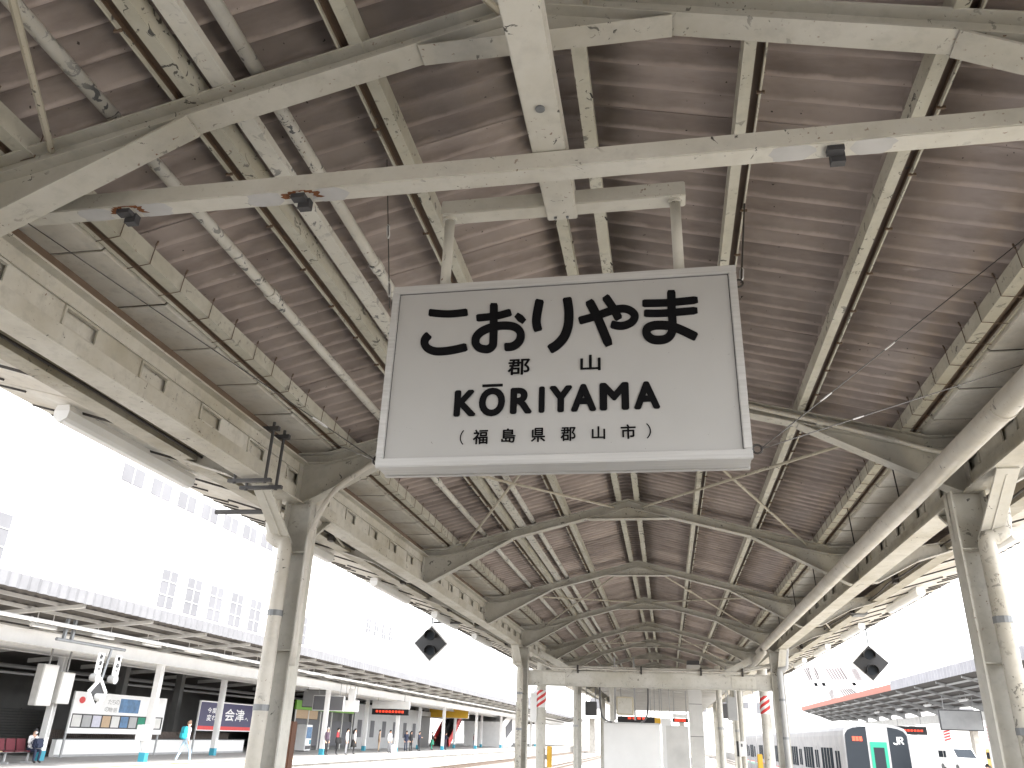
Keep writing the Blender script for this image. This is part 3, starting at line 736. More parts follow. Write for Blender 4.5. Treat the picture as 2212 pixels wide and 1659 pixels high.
# electric cables clipped along the outer purlins
for s, lb in ((-1, 'left'), (1, 'right')):
    rr = random.Random(5+s); P = []; y = -9
    while y < 40:
        P.append((s*(3.31+rr.uniform(-.015, .015)), y, 3.605+rr.uniform(-.02, .01))); y += .7
    t = thing('cable_run', 'dark cable clipped along the %s outer eave purlin' % ('track-side' if s < 0 else 'train-side'), 'cable', P[0])
    MB().path([Vector(p)-Vector(P[0]) for p in smoothpts(P, 3)], .011, 6).build('cable', 'dark_iron', t, smooth=True)
    for k in range(10):
        j = MB(); yy = 3+k*2.7; j.box(-.03, .03, yy+9-.05, yy+9+.05, -.05, .06); j.build('cable_clip', 'dark_iron', t)
# eave lamps
def eave_lamp(s, y, label):
    x = 3.98; z = ze(3.98)
    t = thing('eave_lamp', label, 'lamp', (s*x, y, z-.15), 0, 'fluorescent trough lamps under the eaves')
    L = .86
    pr = [(-.052, .03), (-.035, .005), (0, 0), (.035, .005), (.052, .03), (.06, .085), (-.06, .085)]
    MB().prism(pr, -L, L).build('diffuser', 'lampwhite', t)
    MB().prism([(-.064, .085), (.064, .085), (.05, .13), (-.05, .13)], -L-.012, L+.012).build('housing', 'white', t)
    for e in (-1, 1):
        MB().prism([(-.058, .028), (0, -.006), (.058, .028), (.064, .086), (-.064, .086)], e*L-.012, e*L+.012).build('end_cap', 'lampwhite', t)
        MB().box(-.012, .012, e*.5-.012, e*.5+.012, .125, .155+.06).build('stem', 'dark_iron', t)
for y, lb in ((5.65, 'long white trough lamp under the left eave beside the dark girder clamp'), (9.1, 'white trough lamp under the left eave just beyond the near column'), (12.6, 'white trough lamp under the left eave between the column and the diamond signal'), (16.1, 'white trough lamp under the left eave directly above the diamond signal'), (19.6, 'white trough lamp under the left eave past the diamond signal')): eave_lamp(-1, y, lb)
for y, lb in ((9.75, 'white trough lamp under the right eave close to the flaking downpipe'), (13.25, 'white trough lamp under the right eave beside the grey junction box'), (17.1, 'white trough lamp under the right eave directly above the diamond signal'), (20.6, 'white trough lamp under the right eave just past the diamond signal'), (24, 'white trough lamp under the right eave beyond the portal beam')): eave_lamp(1, y, lb)
# repeater signals
def signal(px, X, label, rz, rod_top):
    p = atX(px[0], px[1], X)
    t = thing('repeater_signal', label, 'signal', tuple(p), rz)
    h = .335
    MB().prism([(0, -h), (h, 0), (0, h), (-h, 0)], 0, .03).build('backboard', 'black', t)
    b = MB()
    for a, c in (((0, -h), (h, 0)), ((h, 0), (0, h)), ((0, h), (-h, 0)), ((-h, 0), (0, -h))):
        b.bar((a[0]*1.03, .015, a[1]*1.03), (c[0]*1.03, .015, c[1]*1.03), .05, .02, (0, 1, 0))
    b.build('rim', 'white', t)
    for zc, xo in ((.15, -.01), (-.15, .01)):
        MB().path([(xo, .0, zc), (xo, -.02, zc)], .085, 20).build('lens', 'glass', t, smooth=False)
        hd = MB(); n = 16; vs = []
        for yy, rr in ((0, .12), (-.14, .112)):
            for i in range(n+1):
                a = math.radians(-20+220*i/n); vs.append((xo+rr*math.cos(a), yy, zc+rr*math.sin(a)))
        hd.add(vs, [(i, i+1, i+n+2, i+n+1) for i in range(n)]); ho = hd.build('lens_hood', 'black', t)
        so_ = ho.modifiers.new('thick', 'SOLIDIFY'); so_.thickness = .006
    MB().path([(0, .02, h-.02), (0, .02, rod_top-p[2])], .016, 8).build('hanger_rod', 'zinc', t)
    MB().box(-.06, .06, .0, .09, rod_top-p[2]-.02, rod_top-p[2]).build('mount_plate', 'zinc', t)
signal((930, 1390), -4.4, 'black diamond two-lamp signal hung from the left eave in front of the white station building', math.radians(4), ze(4.4))
signal((1881, 1432), 4.42, 'black diamond two-lamp signal hung from the right eave above the train', math.radians(-6), ze(4.42))
# small loudspeaker / junction boxes under the right eave, clamp frame on left girder
p = atX(1855, 1318, 3.45); t = thing('junction_box', 'small grey junction box below the right eave purlin', 'box', tuple(p))
MB().box(-.1, .1, -.14, .14, -.09, .09).build('casing', 'zinc', t, bevel=.01); MB().box(-.06, .06, -.16, -.14, -.05, .05).build('lid', 'dgrey', t)
MB().box(-.008, .008, -.008, .008, .09, 3.60-p[2]).build('stem', 'dark_iron', t)
p = atX(946, 1302, -3.45); t = thing('junction_box', 'small grey junction box below the left eave purlin', 'box', tuple(p))
MB().box(-.08, .08, -.14, .14, -.08, .08).build('casing', 'zinc', t, bevel=.01); MB().box(-.05, .05, -.16, -.14, -.04, .04).build('lid', 'dgrey', t)
MB().box(-.008, .008, -.008, .008, .08, 3.60-p[2]).build('stem', 'dark_iron', t)
t = thing('clamp_frame', 'dark threaded-rod clamp gripping the left girder near the column', 'clamp', (-2.44, 4.9, 3.17))
for x in (-.115, .115):
    for y in (0, .17): MB().path([(x, y, -.03), (x, y, .42)], .011, 8).build('threaded_rod', 'dgrey', t)
for y in (0, .17):
    MB().box(-.16, .16, y-.016, y+.016, -.022, .002).build('cross_strap', 'dgrey', t); MB().box(-.16, .16, y-.016, y+.016, .355, .385).build('cross_strap', 'dgrey', t)
# brown casing with warning stripes by the left column
ec = atY(629.5, 1558, 6.75)
t = thing('equipment_casing', 'rusty brown steel casing with black and yellow warning stripes beside the left column', 'casing', (ec[0], 6.75, 0))
MB().box(-.036, .036, -.05, .05, 0, ec[2]).build('casing', 'wood', t, bevel=.006)
st = MB(); st.box(-.085, -.04, -.06, -.04, 0, ec[2]-.21); st.build('warning_board', 'black', t)
for k in range(12):
    z = .1+k*.108
    MB().prism([(-.084, z), (-.041, z+.05), (-.041, z+.098), (-.084, z+.048)], -.0628, -.0604).build('yellow_stripe', 'amber', t)
MB().box(-.075, -.045, -.07, -.04, ec[2]-.20, ec[2]-.13).build('latch', 'dark_iron', t)
# lever bars hanging from the left eave (grey tubes seen against the sky)
for (px, L, lb) in (((520, 1098), .36, 'dark grey short pipe bracket sticking out of the left eave before the column'), ((965, 1345), .4, 'dark grey short pipe bracket sticking out of the left eave near the diamond signal')):
    p = atX(px[0], px[1], -4.0); p[2] = min(p[2], ze(4.0)-.1); t = thing('pipe_bracket', lb, 'bracket', tuple(p))
    MB().path([(-.28, 0, 0), (.5, .02, .0)], .025, 8).build('arm', 'dgrey', t); MB().path([(.45, .02, 0), (.45, .02, ze(3.55)-p[2]+.02)], .012, 6).build('stem', 'dark_iron', t)

# ================================================================== people
def person(label, loc, rz, pose='stand', top='jacket_white', legs='navy_cloth', hair='hair', skin='skin', h=1.66, arms='down', shoes='shoe', long_hair=False, skirt=None, seed=0, name='person'):
    r = random.Random(seed+int(abs(loc[0])*10+abs(loc[1])*7)); k = h/1.66
    V, Rd, E, Lb = [], [], [], []
    def v(p, rad): V.append(tuple(c*k for c in p)); Rd.append((rad*k if not isinstance(rad, tuple) else (rad[0]*k, rad[1]*k))); return len(V)-1
    def e(a, b, l): E.append((a, b)); Lb.append(l)
    dz = -.44 if pose == 'sit' else 0
    pel = v((0, 0, .92+dz), (.135, .10)); sp = v((0, .01, 1.10+dz), (.125, .095)); ch = v((0, 0, 1.30+dz), (.155, .105)); nk = v((0, .01, 1.435+dz), .05)
    hd = v((0, .03, 1.52+dz), (.072, .085)); ht = v((0, .02, 1.60+dz), (.070, .082))
    e(pel, sp, top); e(sp, ch, top); e(ch, nk, skin); e(nk, hd, skin); e(hd, ht, skin)
    for s in (-1, 1):
        sh = v((s*.165, 0, 1.375+dz), .058); e(ch, sh, top)
        if arms == 'front' or (arms == 'mix' and s > 0) or arms == 'face':
            el = v((s*.21, .06, 1.13+dz), .045); wr = v((s*.10, .25, 1.14+dz), .033); ha = v((s*.05, .30, 1.17+dz), .036)
            if arms == 'face' and s > 0: V[wr] = (s*.12*k, .20*k, (1.34+dz)*k); V[ha] = (s*.06*k, .16*k, (1.45+dz)*k)
        elif pose == 'walk':
            el = v((s*.20, -s*.08, 1.12+dz), .045); wr = v((s*.20, -s*.05+.05, .90+dz), .033); ha = v((s*.19, -s*.03+.07, .82+dz), .036)
        else:
            el = v((s*.215, -.02, 1.11+dz), .045); wr = v((s*.21, .03, .88+dz), .033); ha = v((s*.20, .05, .79+dz), .036)
        e(sh, el, top); e(el, wr, top); e(wr, ha, skin)
        fg = v((V[ha][0]/k, V[ha][1]/k+.03, V[ha][2]/k-.055), .016); e(ha, fg, skin)
        tm = v((V[ha][0]/k-s*.035, V[ha][1]/k+.03, V[ha][2]/k-.01), .012); e(ha, tm, skin)
        hp = v((s*.085, 0, .88+dz), .085)
        e(pel, hp, legs)
        if pose == 'sit':
            kn = v((s*.11, .42, .47), .062); an = v((s*.11, .40, .09), .045); to = v((s*.12, .55, .04), .036)
        elif pose == 'walk':
            kn = v((s*.09, s*.17+.04, .49), .06); an = v((s*.09, s*.27-.02, .10 if s > 0 else .13), .042); to = v((s*.09, s*.27+.12, .045), .034)
        else:
            f = r.uniform(-.03, .03); kn = v((s*.095, .02+f, .48), .06); an = v((s*.105, f, .09), .043); to = v((s*.12, .13+f, .04), .034)
        e(hp, kn, legs); e(kn, an, legs); e(an, to, shoes)
    me = bpy.data.meshes.new('body'); me.from_pydata(V, E, []); ob = bpy.data.objects.new('tmp', me); COL.objects.link(ob)
    md = ob.modifiers.new('skin', 'SKIN'); md.use_smooth_shade = True; sb_ = ob.modifiers.new('sub', 'SUBSURF'); sb_.levels = 1; sb_.render_levels = 1
    sv = me.skin_vertices[0].data
    for i, rr in enumerate(Rd): sv[i].radius = rr if isinstance(rr, tuple) else (rr, rr)
    sv[pel].use_root = True
    dg = bpy.context.evaluated_depsgraph_get(); dg.update()
    bm_ = bpy.data.meshes.new_from_object(ob.evaluated_get(dg)); bpy.data.objects.remove(ob); bm_.name = 'body'
    names = [skin, top, legs, shoes]; bm_.materials.clear()
    for nm in names: bm_.materials.append(M[nm])
    Va = np.array(V)
    A_ = Va[[a for a, b in E]]; B2 = Va[[b for a, b in E]]; D_ = B2-A_; L2 = (D_**2).sum(1)
    for p in bm_.polygons:
        c = np.array(p.center); t = np.clip(((c-A_)*D_).sum(1)/L2, 0, 1); q = A_+D_*t[:, None]; j = int(((c-q)**2).sum(1).argmin())
        p.material_index = names.index(Lb[j]); p.use_smooth = True
    t = thing(name, label, 'person', loc, rz, None)
    link('body', bm_, t)
    hm = MB(); hz = (1.56+dz)*k; n = 12
    rings = [(.0, .098), (.035, .094), (.07, .078), (.10, .05), (.115, .012)]; vs = []
    for dz_, rr in rings:
        for i in range(n):
            a = 2*math.pi*i/n; f = .72 if math.sin(a) > .5 and dz_ < .05 else 1
            vs.append((rr*.86*math.cos(a)*k, (.02+rr*1.05*math.sin(a)*f)*k, hz+(dz_+(.03 if math.sin(a) > .3 else -.02 if dz_ == 0 else 0))*k))
    fs = [(j*n+i, j*n+(i+1) % n, (j+1)*n+(i+1) % n, (j+1)*n+i) for j in range(len(rings)-1) for i in range(n)]+[tuple(range((len(rings)-1)*n, len(rings)*n))]
    hm.add(vs, fs)
    if long_hair: hm.path([(0, -.05*k, hz+.02*k), (0, -.085*k, hz-.10*k), (0, -.09*k, hz-.24*k)], [.075*k, .085*k, .05*k], 8)
    hm.build('hair', hair, t, smooth=True)
    nb = MB().path([(0, .095*k, (1.555+dz)*k), (0, .122*k, (1.525+dz)*k), (0, .098*k, (1.51+dz)*k)], [.006*k, .014*k, .008*k], 6); nb.build('nose', skin, t, smooth=True)
    if skirt:
        MB().path([(0, 0, .98*k), (0, 0, .75*k), (0, 0, .5*k)], [.13*k, .18*k, .21*k], 12).build('skirt', skirt, t, smooth=True)
    return t
def bag(name, loc, rz, size, mat, label, cat='bag', wheels=False):
    t = thing(name, label, cat, loc, rz); w_, d, h_ = size
    MB().box(-w_/2, w_/2, -d/2, d/2, .03 if wheels else 0, h_).build('body', mat, t, bevel=min(size)*.22)
    if wheels:
        for x in (-w_/2+.04, w_/2-.04): MB().path([(x-.012, 0, .025), (x+.012, 0, .025)], .025, 8).build('wheel', 'black', t)
        hdl = MB(); hdl.path([(-w_/4, 0, h_-.03), (-w_/4, 0, h_+.28), (w_/4, 0, h_+.28), (w_/4, 0, h_-.03)], .01, 6); hdl.build('handle', 'dgrey', t)
    else:
        MB().box(-w_*.36, w_*.36, d/2, d/2+d*.3, h_*.1, h_*.5).build('pocket', mat, t, bevel=d*.1)
        for x in (-w_*.28, w_*.28): MB().path([(x, -d/2, h_*.92), (x, -d/2-.09, h_*.9), (x, -d/2-.10, h_*.5), (x, -d/2, h_*.2)], .014, 6).build('strap', mat, t)
    return t

# ================================================================== station side (left)
CXF, CXB = -22.6, -25.4
stc = thing('station_canopy', 'white steel canopy with dark corrugated soffit along the station-side platform', 'canopy', (0, 0, 0))
LY0, LY1 = 8.0, 210.0
def lcolumn(x, y, lab=None):
    c = MB(); c.box(x-.14, x+.14, y-.13, y-.118, .9, 4.1); c.box(x-.14, x+.14, y+.118, y+.13, .9, 4.1); c.box(x-.008, x+.008, y-.118, y+.118, .9, 4.1)
    c.box(x-.14, x+.14, y-.13, y+.13, .38, .9); col = c.build('column', 'white', stc)
    MB().box(x-.15, x+.15, y-.14, y+.14, 0, .38).build('cyan_base', 'cyan', col)
FY = [19.5, 35.4, 55.6, 71.7, 87.3, 103, 119, 135, 151]
BY = [16.5, 32.4, 46.4, 55.9, 71.5, 87.9, 103.5, 119]
for y in FY: lcolumn(CXF, y)
for y in BY: lcolumn(CXB, y)
for x in (CXF, CXB):
    b = MB(); b.box(x-.15, x+.15, LY0, LY1, 4.07, 4.09); b.box(x-.15, x+.15, LY0, LY1, 4.56, 4.58); b.box(x-.012, x+.012, LY0, LY1, 4.09, 4.56); b.build('eave_girder', 'white', stc)
def zs(x): return 4.86-.03*(x+19)*-1 if False else 4.62+.085*(x+25.4)
y = LY0+1
while y < 170:
    MB().prism([(-31, zs(-31)-.0), (-19.2, zs(-19.2)-.02), (-19.2, zs(-19.2)+.1), (-31, zs(-31)+.2)], y-.07, y+.07).build('cross_rafter', 'offwhite', stc)
    y += 4.0
for x in (-20.2, -21.4, -23.6, -24.5, -26.6, -28):
    MB().box(x-.04, x+.04, LY0, LY1, zs(x)+.1, zs(x)+.22).build('soffit_purlin', 'offwhite', stc)
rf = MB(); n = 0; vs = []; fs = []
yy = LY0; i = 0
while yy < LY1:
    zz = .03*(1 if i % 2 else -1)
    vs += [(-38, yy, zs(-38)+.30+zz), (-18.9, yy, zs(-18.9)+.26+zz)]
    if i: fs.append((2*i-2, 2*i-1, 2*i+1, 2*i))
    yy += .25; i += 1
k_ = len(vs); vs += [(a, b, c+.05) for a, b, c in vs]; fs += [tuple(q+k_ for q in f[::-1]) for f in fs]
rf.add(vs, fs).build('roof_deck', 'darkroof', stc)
gd_ = MB(); vs = []; fs = []; yy = LY0; i = 0
while yy < LY1:
    xx = -18.86+.035*math.sin(i*math.pi/2)
    vs += [(xx, yy, zs(-18.9)+.02), (xx, yy, zs(-18.9)+.46)]
    if i: fs.append((2*i-2, 2*i, 2*i+1, 2*i-1))
    yy += .11; i += 1
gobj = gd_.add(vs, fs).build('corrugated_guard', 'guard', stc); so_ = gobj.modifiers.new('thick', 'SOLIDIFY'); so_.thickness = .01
tube('eave_pipe', [(-20.3, LY0, 4.62), (-20.3, LY1, 4.62)], .07, 'white', 'white drain pipe running under the eave of the station-side canopy', 'pipe', n=10, clamps=[((-20.3, y_, 4.62), (0, 1, 0)) for y_ in range(12, 130, 4)], cmat='white', cr=1.25)
# tubes lamps above station platform
LD = [(53, 133, 1354), (190, 255, 1376), (300, 355, 1393), (392, 440, 1408), (470, 513, 1421), (543, 580, 1432), (657, 686, 1455), (697, 724, 1463), (737, 763, 1469), (773, 797, 1475), (808, 827, 1480), (838, 857, 1486), (865, 882, 1490)]
lampref = ['above the seated person', 'above the left poster', 'beside the near white column', 'above the navy poster', 'above the stair fence', 'before the striped casing', 'above the vending machine', 'above the green shop fascia', 'by the hanging arrow sign', 'above the shop door', 'above the red display board', 'behind the red display board', 'towards the escalator']
for (a, b, yv), rfz in zip(LD, lampref):
    pa_, pb2 = atX(a, yv-5, -21.7), atX(b, yv+5, -21.7)
    t = thing('tube_lamp', 'white fluorescent tube lamp under the station canopy '+rfz, 'lamp', (-21.7, (pa_[1]+pb2[1])/2, (pa_[2]+pb2[2])/2-.06), 0, 'tube lamps under the station canopy')
    L = 1.2
    MB().prism([(-.11, .06), (.11, .06), (.05, .14), (-.05, .14)], -L/2, L/2).build('reflector', 'white', t)
    for x in (-.06, .06): MB().path([(x, -L/2, .03), (x, L/2, .03)], .02, 8).build('lamp_tube', 'lampwhite', t)
    for yv2 in (-.4, .4): MB().box(-.012, .012, yv2-.012, yv2+.012, .14, zs(-21.7)+.30-((pa_[2]+pb2[2])/2-.06)).build('stem', 'offwhite', t)
# hall behind the platform
MB().box(-36.3, -36, 8, 125, 0, 4.4).build('hall_wall', 'hall', kind='structure')
t = thing('hall_beam_grid', 'row of dark services pipes running under the hall ceiling', 'pipes', (-31, 60, 3.6))
for x, z in ((0, .35), (-1, .1), (1, .2), (1.6, -.1)): MB().path([(x, -45, z), (x, 60, z)], .06, 8).build('pipe', 'grey', t)
for y in (42, 47.6, 60):
    MB().box(-29.2, -28.8, y-.2, y+.2, 0, 4.5).build('hall_pillar', 'hall', stc)
# stair parapet
t = thing('stair_parapet', 'white low parapet wall around the stairs on the station-side platform', 'wall', (-27.6, 44.5, 0))
MB().box(-.12, .12, -8.6, 9.5, 0, .74).build('wall', 'white', t); MB().box(-.16, .16, -8.62, 9.52, .742, .79).build('coping', 'dgrey', t)
MB().box(-.13, .13, -8.58, 9.48, 0, .1).build('plinth', 'grey', t)
def picket(y0, y1, x, label):
    t = thing('picket_fence', label, 'fence', (x, y0, .1))
    for k in range(int((y1-y0)/.14)): MB().box(-.02, .02, k*.14, k*.14+.06, 0, 1.05).build('slat', 'fence', t)
    for z in (.15, .95): MB().box(-.045, -.02, 0, y1-y0, z, z+.05).build('fence_rail', 'fence', t)
picket(36, 53.5, -28.3, 'brown slatted fence behind the white stair parapet')
# louvred shutter screen
t = thing('louvre_screen', 'grey louvred screen wall behind the bench', 'screen', (-30.2, 31.5, 0))
for k in range(16): MB().bar((0, -5.5, .12+k*.12), (0, 7, .12+k*.12), .02, .085, (.4, 0, 1)).build('slat', 'louvre', t)
for y_ in (-5.5, -3.4, -1.3, .8, 2.9, 5, 7): MB().box(-.06, -.02, y_-.04, y_+.04, 0, 2.05).build('upright', 'louvre', t)
MB().box(-.3, -.1, -5.5, 7, 0, 2.0).build('backing', 'dgrey', t)
# posters
def glyph_yz(ch, parent, y0, y1, z0, z1, mat, off=.01, x=.0):
    v, f = glyph_mesh(ch, 0)
    if not len(v): return
    mn, mx = v.min(0), v.max(0); sp = np.maximum(mx-mn, 1e-6); mb = MB(); d = off*1.5*(z1-z0)
    for i in range(8):
        a = i*math.pi/4
        mb.add([(x+i*4e-4, y0+(p[0]-mn[0])/sp[0]*(y1-y0)+d*math.cos(a), z0+(p[1]-mn[1])/sp[1]*(z1-z0)+d*math.sin(a)) for p in v], f)
    me = mb.mesh('poster_text'); me.materials.append(M[mat]); link('poster_text', me, parent)
def ppx(c, X): p = atX(c[0]*.33333, 1106+c[1]*.33333, X); return p[1], p[2]
PX = -26.9
(y0, z1), (y1, z0) = ppx((495, 1160), PX), ppx((1045, 1420), PX)
z0 = 1.02
t = thing('poster_board', 'large white poster board with landscape photos and red dot behind the parapet', 'poster', (PX, y0, z0))
W_, H_ = y1-y0, z1-z0
MB().box(-.08, 0, 0, W_, 0, H_).build('panel', 'white', t); MB().box(.002, .006, .1, W_-.1, H_*.13, H_*.47).build('photo_band', 'black', t)
cols = ['offwhite', 'grey', 'lilac', 'tan', 'offwhite', 'skyblue', 'grey', 'green_cloth', 'tan', 'offwhite']
for k in range(10): MB().box(.008, .010, .16+k*(W_-.3)/10, .16+(k+.86)*(W_-.3)/10, H_*.16, H_*.44).build('photo', cols[k], t)
MB().box(.002, .006, W_*.46, W_*.68, H_*.54, H_*.90).build('sea_photo', 'skyblue', t)
MB().add([(.007, W_*.075+.22*math.cos(a*math.pi/10), H_*.80+.15*math.sin(a*math.pi/10)) for a in range(20)], [tuple(range(20))]).build('red_dot', 'red', t)
for ch, a, z in (('た', .33, .74), ('ち', .37, .74), ('の', .41, .74), ('の', .31, .55), ('物', .35, .54), ('語', .40, .54)): glyph_yz(ch, t, W_*a, W_*(a+.04), H_*z, H_*(z+.12), 'grey', .005, .008)
for y_ in (.1, W_-.1): MB().box(-.14, -.08, y_-.05, y_+.05, -z0, H_).build('post', 'grey', t)
(y0, z1), (y1, z0) = ppx((1305, 1220), PX), ppx((1665, 1425), PX)
t = thing('poster_board', 'navy blue poster board with white characters and red lower strip', 'poster', (PX, y0, z0))
W_, H_ = y1-y0, z1-z0
MB().box(-.08, 0, 0, W_, 0, H_).build('panel', 'white', t); MB().box(.001, .004, .07, W_-.07, .26, H_-.07).build('navy_field', 'navy', t); MB().box(.001, .004, .07, W_-.07, .05, .26).build('red_strip', 'red', t)
for ch, a, b, z, zz in (('今', .12, .18, .60, .78), ('度', .19, .25, .60, .78), ('の', .26, .30, .62, .76), ('変', .12, .19, .34, .54), ('わ', .20, .26, .36, .53), ('る', .27, .32, .36, .53), ('会', .40, .55, .36, .78), ('津', .57, .72, .36, .78), ('へ', .74, .80, .38, .50)): glyph_yz(ch, t, W_*a, W_*b, H_*z, H_*zz, 'white', .012, .008)
for y_ in (.1, W_-.1): MB().box(-.14, -.08, y_-.05, y_+.05, -z0, H_).build('post', 'grey', t)
# boxes on the column by the bench
for (c, X, sz, lb) in (((285, 1120), -25.0, (.35, .9, 1.6), 'tall white equipment cabinet hung beside the back column above the bench'), ((408, 1140), -24.9, (.3, .8, 1.25), 'white equipment box hung next to the tall cabinet')):
    p = atX(c[0]*.33333, 1106+c[1]*.33333, X); t = thing('equipment_box', lb, 'box', (p[0], p[1], p[2]-sz[2]/2))
    MB().box(-sz[0]/2, sz[0]/2, -sz[1]/2, sz[1]/2, 0, sz[2]).build('casing', 'offwhite', t, bevel=.02); MB().box(sz[0]/2, sz[0]/2+.01, -sz[1]/2+.05, sz[1]/2-.05, .05, sz[2]-.05).build('door', 'white', t)
    MB().box(-sz[0]/2-.2, -sz[0]/2, -.04, .04, sz[2]*.7, sz[2]*.75).build('bracket', 'grey', t)
    MB().box(-.03, .03, -.03, .03, sz[2], 4.6-(p[2]-sz[2]/2)).build('hanger', 'grey', t)
# white box on near column
p = atX(920*.3333, 1106+1430*.3333, CXF+.2); t = thing('equipment_box', 'small white box on the track-side face of the near white column', 'box', (p[0], p[1], p[2]-.3))
MB().box(-.1, .14, -.3, .3, 0, .62).build('casing', 'white', t, bevel=.02); MB().path([(0, 0, 0), (.02, .1, -.25), (0, .25, -.45)], .015, 6).build('cable', 'grey', t); MB().box(.14, .15, -.2, .2, .1, .5).build('door', 'offwhite', t)
# hanging diamond signal cluster with direction plates
p = atX(700*.3333, 1106+900*.3333, -20.6)
t = thing('signal_cluster', 'white-rimmed diamond signal under two vertical direction plates on a hanging bracket', 'signal', tuple(p))
MB().path([(0, -2.9, .12), (0, 1.0, .12)], .06, 8).build('bracket_arm', 'zinc', t); MB().path([(0, .2, .1), (0, 0, -1.0)], .05, 8).build('drop_pipe', 'zinc', t); MB().box(-.05, .05, -2.6, -2.5, .1, 4.9-p[2]).build('hanger', 'zinc', t); MB().box(-.05, .05, -2.2, -2.1, .1, 4.9-p[2]).build('hanger', 'zinc', t)
for y_, txt in ((-.42, '新津方'), (.62, '青森方')):
    pl_ = MB().box(.05, .10, y_-.17, y_+.17, -.85, -.12).build('direction_plate', 'white', t)
    for i, ch in enumerate(txt): glyph_yz(ch, pl_, y_-.10, y_+.10, -.34-i*.23, -.16-i*.23, 'letter', .02, .104)
h = .5
rm_ = MB()
for a, c in (((0, -h), (h, 0)), ((h, 0), (0, h)), ((0, h), (-h, 0)), ((-h, 0), (0, -h))): rm_.bar((.02, a[0]-.1, a[1]-1.5), (.02, c[0]-.1, c[1]-1.5), .12, .05, (1, 0, 0))
rm_.build('rim', 'white', t); MB().prism([(-.1, -1.5-h), (h-.1, -1.5), (-.1, -1.5+h), (-h-.1, -1.5)], -.03, .01, 'X').build('backboard', 'black', t)
for y_, z_ in ((-.6, -.98), (.45, -.98), (-.1, -1.65)): MB().path([(0, y_, z_), (.28, y_, z_-.03)], [.13, .15], 14).build('lamp_hood', 'grey', t)
# bench and seated person
t = thing('bench_row', 'row of brown and pale platform seats on steel legs', 'bench', (-24.6, 29.6, 0), 0)
for k in range(6):
    sm = 'maroon' if k > 2 else 'tan'
    MB().box(-.22, .22, -2.2+k*.55, -1.72+k*.55, .41, .45).build('seat', sm, t, bevel=.012); MB().bar((-.22, -1.96+k*.55, .46), (-.32, -1.96+k*.55, .86), .46, .035, (1, 0, .2)).build('backrest', sm, t)
for y_ in (-2.0, -.2, 1.0): MB().box(-.25, .2, y_-.03, y_+.03, 0, .06).build('foot', 'grey', t); MB().box(-.03, .03, y_-.03, y_+.03, .06, .38).build('leg', 'grey', t)
MB().box(-.04, .04, -2.2, 1.2, .37, .41).build('seat_beam', 'grey', t)
sp_ = atX(62, 1625, -24.3)
sy2 = sp_[1]
t_b = bpy.data.objects['bench_row']; t_b.location = (-24.3, sy2-1.0, 0)
person('seated person in white shirt, dark cap and face mask holding a bag on the bench', (-24.25, sy2, 0), math.radians(-100), 'sit', 'jacket_white', 'navy_cloth', 'black_cloth', 'skin', 1.66, 'face')
ps = [o for o in bpy.data.objects if o.name.startswith('person')][-1]
MB().path([(0, .09, 1.085), (0, .125, 1.07)], [.06, .045], 10).build('face_mask', 'white', ps, smooth=True)
bag('shoulder_bag', (-23.95, sy2-.05, .53), math.radians(-95), (.42, .2, .36), 'navy_cloth', 'dark navy shoulder bag on the lap of the seated person')
# walking person with backpack
wp = atX(392, 1656, -20.6); wy = wp[1]
person('person in pale jacket and light jeans walking along the platform with a backpack', (-20.6, wy, 0), math.radians(-28), 'walk', 'lilac', 'pale_denim', 'brown_hair', 'skin', 1.72, 'down', 'pale_denim')
bag('backpack', (-20.6-.13*math.sin(math.radians(28)), wy-.20*math.cos(math.radians(28)), .98), math.radians(-28+180), (.33, .17, .52), 'teal', 'teal backpack worn by the walking person', 'backpack')
# crowd further along
PP = [((430, 1500), dict(top='plum', legs='black_cloth', hair='hairgrey', label='person in dark plum coat with grey hair waiting near the vending machine'), -21.9),
      ((550, 1500), dict(top='red_cloth', legs='black_cloth', label='person in a red top and black trousers standing by the shop'), -21.9),
      ((660, 1515), dict(top='jacket_white', legs='grey_cloth', label='person in white shirt and grey trousers standing in the pair by the shop'), -21.5),
      ((745, 1515), dict(top='jacket_white', legs='black_cloth', label='person in white shirt and dark tights standing in the pair by the shop', long_hair=True, skirt='black_cloth'), -21.5),
      ((1040, 1445), dict(top='tan', legs='tan', label='person in tan clothes standing behind the white column'), -23.4),
      ((1160, 1490), dict(top='jacket_white', legs='grey_cloth', label='grey-trousered person in white jacket with a rolling suitcase'), -21.8),
      ((1355, 1430), dict(top='navy_cloth', legs='navy_cloth', label='person in a navy suit waiting by the grey wall'), -22.8),
      ((1410, 1425), dict(top='black_cloth', legs='black_cloth', label='person in black with long hair and a brown bag by the grey wall', long_hair=True), -22.8),
      ((1500, 1470), dict(top='navy_cloth', legs='black_cloth', label='person in dark clothes holding something white in front of the dark doorway', arms='front'), -22.2),
      ((1655, 1440), dict(top='black_cloth', legs='green_cloth', label='person in a black top and long green skirt near the escalator', skirt='green_cloth', arms='front'), -22.8),
      ((1810, 1450), dict(top='navy_cloth', legs='plum', label='person in navy jacket with a light blue bag by the escalator', arms='front'), -22.6),
      ((2140, 1425), dict(top='pink_cloth', legs='pale_denim', label='person in pink shirt and jeans near the far white columns'), -23.0)]
